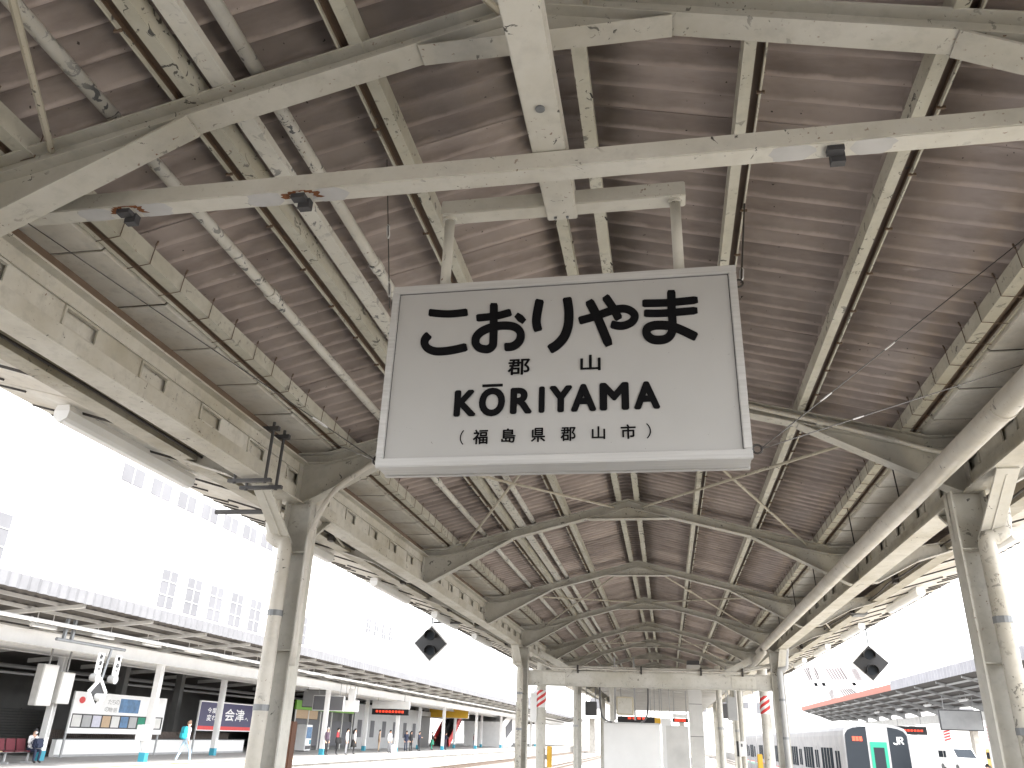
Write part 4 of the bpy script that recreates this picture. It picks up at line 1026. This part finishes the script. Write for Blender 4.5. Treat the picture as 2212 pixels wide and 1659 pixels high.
for c, kw, X in PP:
    p = atX(622+c[0]*.18749, 1348+c[1]*.18749, X); lb = kw.pop('label')
    person(lb, (X, p[1], 0), random.uniform(-2.4, -.8), h=1.68, **kw)
    if 'suitcase' in lb: bag('suitcase', (X+.5, p[1]-.3, 0), .3, (.45, .28, .62), 'lilac', 'pale rolling suitcase beside the person in white jacket', 'suitcase', True)
    if 'red top' in lb: bag('shoulder_bag', (X+.25, p[1]-.35, .72), .5, (.45, .2, .4), 'black_cloth', 'large black shoulder bag carried by the person in red')
# shop with green fascia
def lx(a, b, X): p = atX(622+a*.18749, 1348+b*.18749, X); return p[1], p[2]
SX = -28.2
ya = atX(640, 1530, SX)[1]; yb = atX(762, 1545, SX)[1]; yc = atX(850, 1552, SX)[1]
t = thing('kiosk_shop', 'platform kiosk with lime green fascia and glass front', 'kiosk', (SX, ya, 0)); W_ = yb-ya
MB().box(-3, -.3, 0, W_, 0, 3.4).build('body', 'hall', t); MB().box(-.02, .12, -.3, W_, 2.95, 3.62).build('fascia', 'lime', t)
MB().box(-.05, .0, 0, W_*.35, 2.3, 2.93).build('sign_panel', 'tan', t)
for k in range(6): MB().box(-.05, .03, W_*k/5-.07, W_*k/5+.07, 0, 2.93).build('mullion', 'offwhite', t)
for k in range(5): MB().box(-.04, -.01, W_*k/5+.1, W_*(k+1)/5-.1, .3, 2.25).build('pane', 'paleglass', t)
t = thing('waiting_room', 'grey metal-clad waiting room with narrow windows beyond the kiosk', 'building', (SX, yb+.5, 0)); W2 = yc-yb+14
MB().box(-3, 0, 0, W2, 0, 3.9).build('wall', 'grey', t)
for k in range(7): MB().box(0, .03, 1+k*W2/7.3, 1+k*W2/7.3+1.1, 1.0, 2.5).build('window', 'paleglass', t)
MB().box(.0, .05, W2*.84, W2*.99, 0, 3.4).build('dark_doorway', 'black', t)
py, pz = lx(210, 1470, -27.2)
t = thing('vending_machine', 'white drinks vending machine with blue display windows beside the kiosk', 'vending machine', (-27.0, atX(655, 1600, -27.0)[1], 0))
MB().box(-.4, .4, -.55, .55, .05, 1.85).build('cabinet', 'white', t, bevel=.03); MB().box(.4, .42, -.45, .45, .9, 1.7).build('display_window', 'skyblue', t); MB().box(.4, .42, -.45, .45, .15, .4).build('pickup_slot', 'dgrey', t); MB().box(.4, .425, .2, .45, .5, .8).build('button_panel', 'cyan', t)
for q in ((-.35), (.35)): MB().box(-.35, .35, q-.06, q+.06, 0, .05).build('foot', 'black', t)
# hanging signs
def hang_sign(px, X, w_, h_, mat, label, bar=None, txt=None, top=4.6):
    p = atX(px[0], px[1], X); t = thing('hanging_sign', label, 'sign', tuple(p))
    MB().box(-w_/2, w_/2, -.1, .1, -h_/2, h_/2).build('panel', mat, t, bevel=.02)
    if bar: MB().box(-w_/2+.05, w_/2-.05, -.112, -.1, -h_/2+.05, h_/2-.05).build('display', bar, t)
    for x in (-w_*.35, w_*.35): MB().path([(x, 0, h_/2), (x, 0, top-p[2])], .02, 6).build('hanger', 'grey', t)
    return t
t = hang_sign((845, 1523), -23.2, 3.4, .62, 'white', 'white hanging departure board with red display characters', None)
for k in range(9): MB().box(-1.3+k*.29, -1.1+k*.29, -.13, -.12, -.62, -.44).build('red_character', 'led_red', t)
MB().box(-1.65, 1.65, -.11, .1, -.80, -.33).build('display', 'black', t)
hang_sign((760, 1508), -21.6, .5, 1.2, 'white', 'narrow white hanging arrow sign above the platform edge')
t = hang_sign((757, 1525), -21.6, 1.2, .75, 'white', 'small white hanging plate beneath the arrow sign')
hang_sign((710, 1519), -23.0, 2.3, 1.0, 'white', 'white hanging map sign with green and blue shapes in front of the kiosk', 'paleglass')
hang_sign((683, 1509), -24.6, 2.0, 1.2, 'dgrey', 'dark grey hanging monitor box before the kiosk', 'grey')
hang_sign((970, 1540), -26.0, 5.0, 1.2, 'white', 'white hanging sign with a yellow panel above the escalator', 'amber')
# escalator
ey = atX(950, 1600, -29)[1]
t = thing('escalator', 'red-sided escalator rising into the station building', 'escalator', (-29, ey, 0))
for q, mm in ((0, 'red'), (1.2, 'dgrey'), (2.4, 'red')): MB().bar((1.2-q*.9, 0, .4), (1.2-q*.9-.4, 14, 7.2), .12, .9).build('balustrade', mm, t)
for q in range(20): MB().box(-1.2, 1.1, .4+q*.6, 1.0+q*.6, q*.3, q*.3+.3).build('step', 'dgrey', t)
# diagonal white stair casing and far columns
t = thing('stair_bridge', 'white enclosed stair bridge climbing over the platforms in the far distance', 'bridge', (-27, 150, 0))
MB().bar((0, -22, 1.0), (0, 26, 12.5), 6, 5.0).build('stair_casing', 'white', t)
for k in range(5): MB().bar((3.05, -20+k*9, 2.0+k*2.15), (3.05, -15+k*9, 3.2+k*2.15), .1, 1.6).build('window_strip', 'paleglass', t)
for k in range(4): MB().box(-3, -2.6, -18+k*12, -17.6+k*12, 0, 2.0+k*2.9).build('leg', 'white', t); MB().box(2.6, 3, -18+k*12, -17.6+k*12, 0, 2.0+k*2.9).build('leg', 'white', t)

# ================================================================== station building
BX = -40.0
bld = thing('station_building', 'tall white station building with rows of narrow windows behind the left canopy', 'building', (BX, 20, 0))
MB().box(-30, 0, 0, 110, 0, 27).build('wall', 'facade', bld); MB().box(-30.2, .25, -.2, 110.2, 27, 27.8).build('parapet', 'facade', bld)
def bwin(y0, y1, z0, z1, cross=True, mat='paleglass'):
    w_ = MB().box(.01, .05, y0-20, y1-20, z0, z1).build('window', mat, bld)
    fr = MB(); fr.box(.05, .09, (y0+y1)/2-20-.09, (y0+y1)/2-20+.03, z0, z1); fr.build('mullion', 'grey', w_)
    if cross:
        for q in (.33, .7): MB().box(.05, .085, y0-20, y1-20, z0+(z1-z0)*q-.025, z0+(z1-z0)*q+.025).build('transom', 'offwhite', w_)
for k in range(0, 8): bwin(59.85+3.85*k, 62.05+3.85*k, 10.25, 13.25)
bwin(37, 43.05, 10.3, 13.3); bwin(29, 35, 10.3, 13.3)
for k in range(-1, 8): bwin(56.0+3.85*k, 58.7+3.85*k, 18.55, 19.9, False)
for k in range(4): bwin(108.2+k*3.3, 110+k*3.3, 13.9, 15.9)

# ================================================================== train (right)
TX, TY = 9.68, 42.0
train = thing('commuter_train', 'silver commuter train with green cab door and red-green stripes standing beyond the right track', 'train', (TX, TY, -.91)); train.scale = (1, 1, 1.03)
prof = [(-1.33, .25), (-1.40, .9), (-1.40, 2.95), (-1.36, 3.15), (-1.25, 3.29), (-1.0, 3.38), (-.5, 3.45), (0, 3.475), (.5, 3.45), (1.0, 3.38), (1.25, 3.29), (1.36, 3.15), (1.40, 2.95), (1.40, .9), (1.33, .25)]
for c in range(3):
    y0 = c*20.2
    body = MB().prism(prof, y0, y0+19.6).build('car_body', 'stainless', train)
    body.data.polygons.foreach_set('use_smooth', [False]*len(body.data.polygons))
    for s in (-1, 1):
        X = s*1.40
        def sb(y, w_, z0, z1, d, nm, mat, par=body): return MB().box(min(X, X+s*d), max(X, X+s*d), y0+y, y0+y+w_, z0, z1).build(nm, mat, par)
        sb(.25, 19.1, 1.02, 1.09, .004, 'red_stripe', 'red'); sb(.25, 19.1, .97, 1.018, .004, 'white_stripe', 'white'); sb(.25, 19.1, .82, .968, .004, 'green_stripe', 'green')
        for yd in (1.1, 7.0, 12.9):
            d_ = sb(yd, 1.5, .35, 2.5, .012, 'door', 'stainless'); sb(yd+.74, .03, .4, 2.48, .016, 'door_seam', 'dgrey')
            for q in (.18, .84): sb(yd+q, .48, 1.45, 2.3, .018, 'door_window', 'glass')
        for yw in (3.1, 9.0, 14.9):
            sb(yw, 3.2, 1.38, 2.42, .012, 'side_window', 'glass')
            for q in (.8, 1.6, 2.4): sb(yw+q-.03, .06, 1.38, 2.42, .018, 'window_bar', 'grey')
    MB().prism([(-.95, 3.33), (.95, 3.33), (.85, 3.60), (.5, 3.70), (-.5, 3.70), (-.85, 3.60)], y0+5.5, y0+11.5).build('air_conditioner', 'offwhite', train, bevel=.05)
    MB().box(-1.2, 1.2, y0+3, y0+16.5, -.1, .26).build('underfloor_gear', 'dgrey', train)
    for yb_ in (2.6, 17): 
        for s in (-1, 1):
            for q in (-.95, .95): MB().path([(s*.5, y0+yb_+q, .02), (s*.62, y0+yb_+q, .02)], .4, 18).build('wheel', 'dark_iron', train)
            MB().box(min(s*.7, s*.85), max(s*.7, s*.85), y0+yb_-1.4, y0+yb_+1.4, -.05, .3).build('bogie_frame', 'dgrey', train)
    if c < 2: MB().box(-.9, .9, y0+19.6, y0+20.2, .4, 3.1).build('gangway', 'dgrey', train)
fb = -.02
def fx(x0, x1, z0, z1, d, nm, mat, par=train): return MB().box(x0, x1, -d, .0, z0, z1).build(nm, mat, par)
fx(-1.36, 1.36, .3, 1.16, .03, 'green_front_band', 'green'); fx(-1.38, 1.38, 1.16, 1.24, .035, 'white_band', 'white')
MB().prism([(-1.36, 1.24), (-.40, 1.24), (-.40, 3.33), (-.95, 3.28), (-1.2, 3.18), (-1.33, 3.0)], -.04, 0).build('windscreen', 'glass', train)
MB().prism([(1.36, 1.24), (.52, 1.24), (.52, 3.33), (.95, 3.28), (1.2, 3.18), (1.33, 3.0)], -.04, 0).build('windscreen', 'glass', train)
fx(-.40, .52, .3, 3.34, .05, 'front_pillar', 'stainless')
gd3 = MB().box(-.30, .42, -.075, -.05, .45, 2.72).build('cab_door', 'green', train); MB().box(-.17, .29, -.082, -.074, 1.5, 2.5).build('door_window', 'glass', gd3); MB().box(.33, .37, -.1, -.075, 1.35, 1.45).build('handle', 'stainless', gd3)
dsp = MB().box(-1.05, -.58, -.046, -.04, 2.72, 2.94).build('destination_display', 'black', train)
for k in range(3): MB().box(-1.03+k*.15, -.91+k*.15, -.050, -.046, 2.74, 2.92).build('red_character', 'led_red', dsp)
lg = MB()
def stroke2(pts, wd, y=-.047):
    P = smoothpts(pts, 5) if len(pts) > 2 else [np.array(pts[0], float), np.array(pts[1], float)]
    L_, R_ = [], []
    for i, p in enumerate(P):
        t_ = P[min(i+1, len(P)-1)]-P[max(i-1, 0)]; t_ = t_/np.linalg.norm(t_); nn = np.array([-t_[1], t_[0]]); L_.append(p+nn*wd/2); R_.append(p-nn*wd/2)
    n_ = len(P); lg.add([(p[0], y, p[1]) for p in L_+R_], [(i, i+1, n_+i+1, n_+i) for i in range(n_-1)])
stroke2([(.72, 2.70), (.80, 2.66), (.88, 2.67), (.90, 2.74), (.90, 2.95)], .055); stroke2([(.97, 2.66), (.97, 2.95)], .055, -.0475); stroke2([(.97, 2.92), (1.08, 2.93), (1.13, 2.87), (1.08, 2.81), (.99, 2.80)], .05, -.048); stroke2([(1.04, 2.80), (1.15, 2.66)], .055, -.0485)
lg.build('operator_logo', 'white', train)
for x in (-1.05, 1.05): MB().path([(x, -.05, .95), (x, -.03, .95)], .10, 14).build('headlight', 'lampwhite', train)
MB().box(-1.2, 1.2, -.3, .2, -.25, .28).build('snow_plough', 'dgrey', train)
fx(-.75, .80, 3.345, 3.40, .06, 'roof_light', 'lampwhite')

# ================================================================== right-hand platform canopy
rc = thing('neighbour_canopy', 'grey canopy with corrugated guard and red far eave on the neighbouring right platform', 'canopy', (0, 0, 0))
EX, EZ = 14.0, 4.95
def zrc(x): return EZ-.26*(x-EX) if x < 17.6 else EZ-.26*3.6+.26*(x-17.6)
for (a, b, mt, nm) in ((30, 55.5, 'guard_shade_side', 'corrugated_guard'), (55.5, 92, 'terracotta', 'red_eave')):
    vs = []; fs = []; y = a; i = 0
    hh = .50 if mt == 'guard_shade_side' else .34
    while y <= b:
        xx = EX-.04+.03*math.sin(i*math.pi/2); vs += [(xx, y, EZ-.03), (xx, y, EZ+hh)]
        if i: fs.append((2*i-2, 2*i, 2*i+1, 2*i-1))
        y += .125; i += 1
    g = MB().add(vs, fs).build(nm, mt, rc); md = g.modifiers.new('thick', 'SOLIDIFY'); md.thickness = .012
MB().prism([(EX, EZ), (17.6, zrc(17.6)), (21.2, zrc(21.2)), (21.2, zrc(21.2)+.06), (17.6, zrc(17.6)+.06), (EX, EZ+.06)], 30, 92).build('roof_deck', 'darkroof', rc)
for x in (14.6, 15.3, 16.0, 16.7, 17.3):
    MB().box(x-.035, x+.035, 30, 92, zrc(x)-.10, zrc(x)-.012).build('soffit_purlin', 'grey', rc)
y = 31
while y < 92:
    MB().prism([(EX+.1, EZ-.04), (17.5, zrc(17.5)-.02), (17.5, zrc(17.5)-.38), (15.4, zrc(15.4)-.15), (EX+.1, EZ-.14)], y-.05, y+.05).build('rafter', 'grey', rc); y += 4
MB().box(17.45, 17.75, 30, 92, 3.25, 3.75).build('girder', 'offwhite', rc)
for y in (37, 44, 51, 58.6, 66, 74, 82):
    c = MB().box(17.42, 17.78, y-.16, y+.16, 0, 3.25).build('column', 'white', rc)
    if y in (58.6, 51):
        for k in range(5): MB().prism([(17.41, 2.2+k*.16), (17.79, 2.32+k*.16), (17.79, 2.40+k*.16), (17.41, 2.28+k*.16)], y-.168, y-.161).build('red_stripe', 'red', c)
for k, lb in enumerate(('nearest the bare end', 'after the first column', 'before the red eave', 'at the start of the red eave', 'beside the striped column', 'behind the train roof')):
    t = thing('tube_lamp', 'tube lamp under the neighbouring canopy '+lb, 'lamp', (15.9, 36+k*6.5, 4.05), 0, 'tube lamps under the neighbouring canopy')
    MB().prism([(-.1, .06), (.1, .06), (.05, .13), (-.05, .13)], -.62, .62).build('reflector', 'white', t); MB().path([(0, -.6, .035), (0, .6, .035)], .025, 8).build('lamp_tube', 'lampwhite', t)
    for q in (-.4, .4): MB().box(-.012, .012, q-.012, q+.012, .13, .52).build('stem', 'grey', t)
hang_sign((2075, 1556), 15.5, 2.1, 1.0, 'dgrey', 'dark grey hanging monitor under the neighbouring canopy', 'grey', None, 4.3)
t = hang_sign((1966, 1578), 15.8, 2.0, .5, 'black', 'black hanging departure board with red line under the neighbouring canopy', None, None, 4.3)
for k in range(8): MB().box(-.8+k*.2, -.66+k*.2, -.115, -.102, -.06, .06).build('red_character', 'led_red', t)
# people seated on the right platform
for i, (dx, lb, tp) in enumerate(((0, 'person in dark clothes seated at the edge of the neighbouring platform', 'black_cloth'), (.9, 'person in maroon top seated next to the person in dark clothes', 'maroon'))):
    p = atY(1975+i*24, 1650, 37.5); person(lb, (max(p[0], 12.7), 37.5, 0), 2.4+i*.4, 'sit', tp, 'navy_cloth', arms='front', h=1.6)
t = thing('bench', 'pale bench carrying the two seated people on the neighbouring platform', 'bench', (13.0, 37.2, 0))
MB().box(-.9, 1.5, -.25, .35, .38, .43).build('seat', 'offwhite', t)
for x in (-.7, 1.3): MB().box(x-.04, x+.04, -.15, .25, 0, .38).build('leg', 'grey', t)
def van(loc, rz, mat, label, L=4.6, H=1.9):
    t = thing('parked_van', label, 'van', loc, rz)
    MB().prism([(-L/2, .35), (L/2, .35), (L/2, 1.0), (L/2-.75, 1.15), (L/2-1.5, H), (-L/2+.1, H), (-L/2, H-.3)], -.85, .85).build('body', mat, t, bevel=.05)
    for s in (-1, 1):
        for k in range(3): MB().box(-L/2+.3+k*1.05, -L/2+1.2+k*1.05, s*.86-.012, s*.86+.012, 1.15, H-.25).build('side_window', 'glass', t)
        for x in (-L/2+.8, L/2-.8): MB().path([(x, s*.72, .33), (x, s*.88, .33)], .33, 16).build('wheel', 'black', t)
    MB().bar((L/2-.72, 0, 1.18), (L/2-1.44, 0, H-.08), 1.5, .03, (1, 0, .7)).build('windscreen', 'glass', t)
    for s in (-1, 1): MB().box(L/2-.02, L/2+.02, s*.6-.12, s*.6+.12, .7, .85).build('headlight', 'lampwhite', t)
    return t
van((27.5, 78, 0), math.radians(-95), 'amber', 'yellow van parked beyond the neighbouring platform columns')
van((24.6, 80, 0), math.radians(-85), 'white', 'white van parked beside the yellow van')
van((33.5, 76, 0), math.radians(-90), 'white', 'white van parked further along behind the columns', 4.8, 2.0)
# ================================================================== far glass hall with slanted louvres
FYB = 135.0
fh = thing('louvred_hall', 'pale hall facade with slanted pinkish louvre panels beyond the red eave', 'building', (0, FYB, 0))
q0, q1 = atY(1712, 1436, FYB), atY(1930, 1600, FYB)
MB().box(q0[0], q1[0]+6, 0, 12, 0, q0[2]).build('wall', 'facade', fh)
def c7p(c): return atY(1659+c[0]*.18749, 1348+c[1]*.18749, FYB)
for quad in ([(395, 500), (535, 490), (610, 640), (470, 645)], [(650, 510), (840, 500), (925, 640), (735, 645)], [(940, 510), (1020, 505), (1105, 650), (1020, 655)], [(680, 790), (745, 745), (790, 870), (705, 895)], [(820, 755), (955, 745), (1055, 820), (880, 860)], [(1100, 765), (1235, 755), (1265, 780), (1130, 805)]):
    P = [c7p(c) for c in quad]; pn = MB().add([(p[0], -.06, p[2]) for p in P]+[(p[0], -.01, p[2]) for p in P], [(0, 3, 2, 1), (4, 5, 6, 7), (0, 1, 5, 4), (1, 2, 6, 5), (2, 3, 7, 6), (3, 0, 4, 7)]).build('louvre_panel', 'offwhite', fh)
    for k in range(6):
        f = (k+.5)/6; a = P[0]+(P[1]-P[0])*f; b = P[3]+(P[2]-P[3])*f
        MB().bar((a[0], -.14, a[2]), (b[0], -.14, b[2]), max(.04, abs(P[1][0]-P[0][0])/6*.4), .06, (0, 1, 0)).build('slat', 'palelouvre', pn)
for a, b in (((560, 470), (700, 890)), ((870, 470), (1080, 880)), ((470, 700), (1260, 690)), ((600, 880), (480, 480))):
    A_, B2 = c7p(a), c7p(b); MB().bar((A_[0], -.3, A_[2]), (B2[0], -.3, B2[2]), .5, .4, (0, 1, 0)).build('truss_member', 'white', fh)

# ================================================================== things further along the island platform
def d5(a, b, Y): return atY(1002+a*.18749, 1348+b*.18749, Y)
def d6(a, b, Y): return atY(1382.5+a*.18749, 1348+b*.18749, Y)
for s, lb in ((-1, 'left'), (1, 'right')):
    t = thing('striped_post', 'cream post with red and white warning stripes and a yellow box, %s side' % ('track' if s < 0 else 'train'), 'post', (s*2.42, 19.0, 0))
    MB().path([(0, 0, 0), (0, 0, 3.2)], .105, 18).build('post', 'steel', t, smooth=False)
    MB().path([(0, 0, 2.20), (0, 0, 2.56)], .109, 18).build('white_band', 'white', t)
    for k in range(3):
        n = 14; vs = []
        for i in range(n+1):
            a = math.pi+math.pi*i/n; z = 2.20+k*.13+.22*i/n-.06
            for zz in (z, z+.065): vs.append((.1125*math.cos(a), .1125*math.sin(a), min(max(zz, 2.20), 2.56)))
        MB().add(vs, [(2*i, 2*i+2, 2*i+3, 2*i+1) for i in range(n)]).build('red_stripe', 'red', t)
    MB().box(-s*.2-.05, -s*.2+.05 if s < 0 else -s*.2+.05, -.06, .06, 1.0, 1.42).build('yellow_box', 'amber', t, bevel=.01)
    MB().box(min(-s*.09, -s*.2), max(-s*.09, -s*.2), -.02, .02, 1.15, 1.25).build('box_arm', 'grey', t)
    MB().box(s*.16-.07, s*.16+.07, -.12, -.10, 1.9, 2.5).build('notice_plate', 'white', t)
for x, y, lb in ((-2.30, 25.2, 'plain cream round post behind the track-side striped post'), (2.25, 24.6, 'plain cream round post behind the train-side striped post'), (-1.15, 24.0, 'thin yellowed post carrying a dark monitor'), (1.62, 21.5, 'perforated cream lattice post near the white cabinet')):
    t = thing('round_post', lb, 'post', (x, y, 0)); MB().path([(0, 0, 0), (0, 0, 3.35)], .07, 12).build('shaft', 'steel', t); MB().path([(0, 0, 0), (0, 0, .06)], .13, 12).build('base_flange', 'steel', t); MB().path([(0, 0, 1.9), (0, 0, 1.96)], .085, 12).build('band', 'grey', t)
# white hoarding panels and grey pillar
a, b = d5(1610, 1130, 19.0), d6(228, 1160, 19.0)
t = thing('hoarding_panel', 'large plain white hoarding panel standing in the middle of the platform', 'panel', ((a[0]+b[0])/2, 19.0, 0)); W_ = (b[0]-a[0])/2
MB().box(-W_, W_, 0, .06, .04, a[2]-.02).build('panel', 'white', t, bevel=.006); MB().box(-W_-.012, W_+.012, -.008, .068, a[2]-.02, a[2]+.01).build('top_trim', 'alu', t)
for x in (-W_+.15, W_-.15): MB().box(x-.04, x+.04, -.25, .3, 0, .04).build('foot', 'grey', t)
a2, b2 = d6(250, 1165, 19.8), d6(556, 1178, 19.8)
t = thing('hoarding_panel', 'pale grey panel set just behind the large white hoarding', 'panel', ((a2[0]+b2[0])/2, 19.8, 0)); W_ = (b2[0]-a2[0])/2
MB().box(-W_, W_, 0, 1.1, .04, b2[2]).build('panel', 'offwhite', t, bevel=.008); MB().box(-W_, -W_+.09, -.02, .0, .04, b2[2]).build('edge_strip', 'white', t)
for x in (-W_+.1, W_-.1): MB().box(x-.04, x+.04, .1, 1.0, 0, .04).build('foot', 'grey', t)
a, b = d6(556, 830, 20.6), d6(712, 830, 20.6)
t = thing('square_pillar', 'pale grey square boxed pillar with dark joint lines behind the portal beam', 'pillar', ((a[0]+b[0])/2, 20.8, 0)); W_ = (b[0]-a[0])/2
zz = [0, .62, 1.72, 2.42, 3.3]
for i in range(4): MB().box(-W_, W_, -.2, .2, zz[i]+.012, zz[i+1]).build('casing_panel', 'offwhite', t)
MB().box(-W_+.01, W_-.01, -.19, .19, 0, 3.4).build('core', 'dgrey', t)
a, b = d5(1755, 835, 19.0), d5(1955, 1050, 19.0)
t = thing('hanging_cabinet', 'cream cabinet box hung below the portal beam', 'box', ((a[0]+b[0])/2, 19.0, b[2])); W_ = (b[0]-a[0])/2; H_ = a[2]-b[2]
MB().box(-W_, W_, 0, .25, 0, H_).build('casing', 'beige', t, bevel=.01); MB().box(-W_+.03, W_-.03, -.008, 0, .03, H_-.03).build('door', 'steel_clean', t)
for x in (-W_-.03, W_+.03): MB().box(x-.02, x+.02, .05, .1, -.1, 3.3-b[2]).build('hanger', 'grey', t)
a, b = d6(1130, 1350, 20.0), d6(1232, 1530, 20.0)
t = thing('control_cabinet', 'white control cabinet with black edge on a cream post', 'cabinet', ((a[0]+b[0])/2, 20.0, 0)); W_ = (b[0]-a[0])/2
MB().box(-W_, W_, -.12, .1, b[2], a[2]).build('casing', 'white', t, bevel=.01); MB().box(-W_-.04, -W_, -.1, .1, b[2], a[2]).build('side', 'black', t); MB().path([(.03, .06, 0), (.03, .06, 3.3)], .06, 10).build('post', 'steel', t); MB().box(-W_+.05, -W_+.08, -.13, -.12, b[2]+.2, b[2]+.26).build('handle', 'dgrey', t)
def hang2(c0, c1, Y, mat, label, led=None, top=3.4, fn=None):
    a, b = fn(*c0, Y), fn(*c1, Y); t = thing('hanging_sign', label, 'sign', ((a[0]+b[0])/2, Y, b[2])); W_ = (b[0]-a[0])/2; H_ = a[2]-b[2]
    MB().box(-W_, W_, 0, .16, 0, H_).build('panel', mat, t, bevel=.01)
    if led:
        n = 8
        for k in range(n): MB().box(-W_+.06+k*(2*W_-.12)/n, -W_+.06+(k+.72)*(2*W_-.12)/n, -.01, 0, H_*.18, H_*.45).build('red_character', 'led_red', t); 
        for k in range(n): MB().box(-W_+.06+k*(2*W_-.12)/n, -W_+.06+(k+.72)*(2*W_-.12)/n, -.01, 0, H_*.55, H_*.82).build('red_character', 'led_red', t)
    for x in (-W_*.8, W_*.8): MB().box(x-.012, x+.012, .06, .09, H_, top-b[2]).build('hanger', 'grey', t)
    return t
hang2((375, 1035), (556, 1085), 26, 'white', 'white light strip above the red lettered display', None, fn=d6)
hang2((375, 1085), (556, 1135), 26.05, 'black', 'black display with red lettering partly behind the square pillar', True, fn=d6)
hang2((1770, 1060), (2200, 1150), 24, 'black', 'long dark departure board just above the white hoarding', None, fn=d5)
t = [o for o in bpy.data.objects if o.name.startswith('hanging_sign')][-1]
for k in range(4): MB().box(-.22+k*.13, -.13+k*.13, -.012, 0, .10, .15).build('red_character', 'led_red', t)
hang2((240, 1085), (360, 1180), 23, 'white', 'small white sign with green mark above the panels', None, fn=d6)
hang2((165, 1080), (240, 1155), 25, 'amber', 'yellow panel sign above the panels', None, fn=d6)
hang2((1395, 890), (1530, 1055), 27, 'dgrey', 'dark grey hanging monitor beyond the track-side posts', None, fn=d5)
hang2((925, 915), (1015, 1090), 24, 'dgrey', 'dark grey hanging monitor beyond the train-side posts', None, fn=d6)
hang2((1000, 840), (1130, 1115), 22, 'grey', 'tall grey hanging equipment box near the train-side striped post', None, fn=d6)
hang2((1180, 970), (1340, 1085), 27, 'white', 'blank white hanging sign beyond the train-side striped post', None, fn=d6)
# looped hoses under the portal beam
for c, lb in (([(1565, 730), (1570, 900), (1590, 1050), (1640, 1110), (1700, 1128)], 'grey hose looping down from the portal beam to the white hoarding'), ([(2120, 740), (2122, 900), (2110, 1050), (2080, 1110), (2040, 1132)], 'second grey hose looping from the portal beam beside the cream cabinet')):
    P = [d5(q[0], q[1], 16.4+i*.6) for i, q in enumerate(c)]; P[-1][1] = 19.03
    base = Vector(P[0]); t = thing('hose', lb, 'hose', tuple(P[0])); MB().path([Vector(p)-base for p in smoothpts(P, 5)], .018, 8).build('hose', 'dgrey', t, smooth=True)
# conduits lying on the portal beam
t = thing('conduit_run', 'bundle of conduits laid along the top of the portal beam', 'conduit', (0, PY, 2.78))
for q, (zz_, r_, mm) in enumerate(((.02, .018, 'pipe'), (.06, .02, 'pipe'), (.035, .012, 'dark_iron'))): MB().path([(-2.2, -.06+q*.05, zz_+.18), (-1.8, -.06+q*.05, zz_+.02), (0, -.06+q*.05, zz_), (1.7, -.06+q*.05, zz_), (2.25, -.06+q*.05, zz_+.12)], r_, 8).build('conduit', mm, t, smooth=True)
for x in (-1.3, -.1, 1.0, 1.75): MB().box(x-.015, x+.015, -.1, .1, -.04, .10).build('strap', 'dark_iron', t)
# suspended slatted ceiling beyond
t = thing('slatted_ceiling', 'suspended ceiling of pale slats deeper under the canopy', 'ceiling', (0.2, 34, 3.0))
for k in range(22): MB().box(-1.9, 1.9, -9+k*.9, -8.75+k*.9, 0, .05).build('slat', 'offwhite', t)
for x in (-1.7, 0, 1.7): MB().box(x-.04, x+.04, -9.2, 10.3, .05, .13).build('runner', 'grey', t)
for x in (-1.7, 1.7):
    for y in (-9, 0, 9): MB().box(x-.012, x+.012, y-.012, y+.012, .13, .62).build('hanger', 'grey', t)
# far crossing building closing the view along the platform
t = thing('crossing_building', 'pale station crossing building spanning the tracks in the far distance', 'building', (0, 175, 0))
MB().box(-16, 60, 0, 10, 5.4, 11).build('deck', 'facade', t)
for k in range(18): MB().box(-15+k*4.1, -12.4+k*4.1, -.06, 0, 7.2, 9.2).build('window', 'paleglass', t)
for x in (-15, -3.2, 3.2, 14, 26, 40, 58): MB().box(x-.5, x+.5, 3, 5, -1.2, 5.4).build('pier', 'concrete', t)
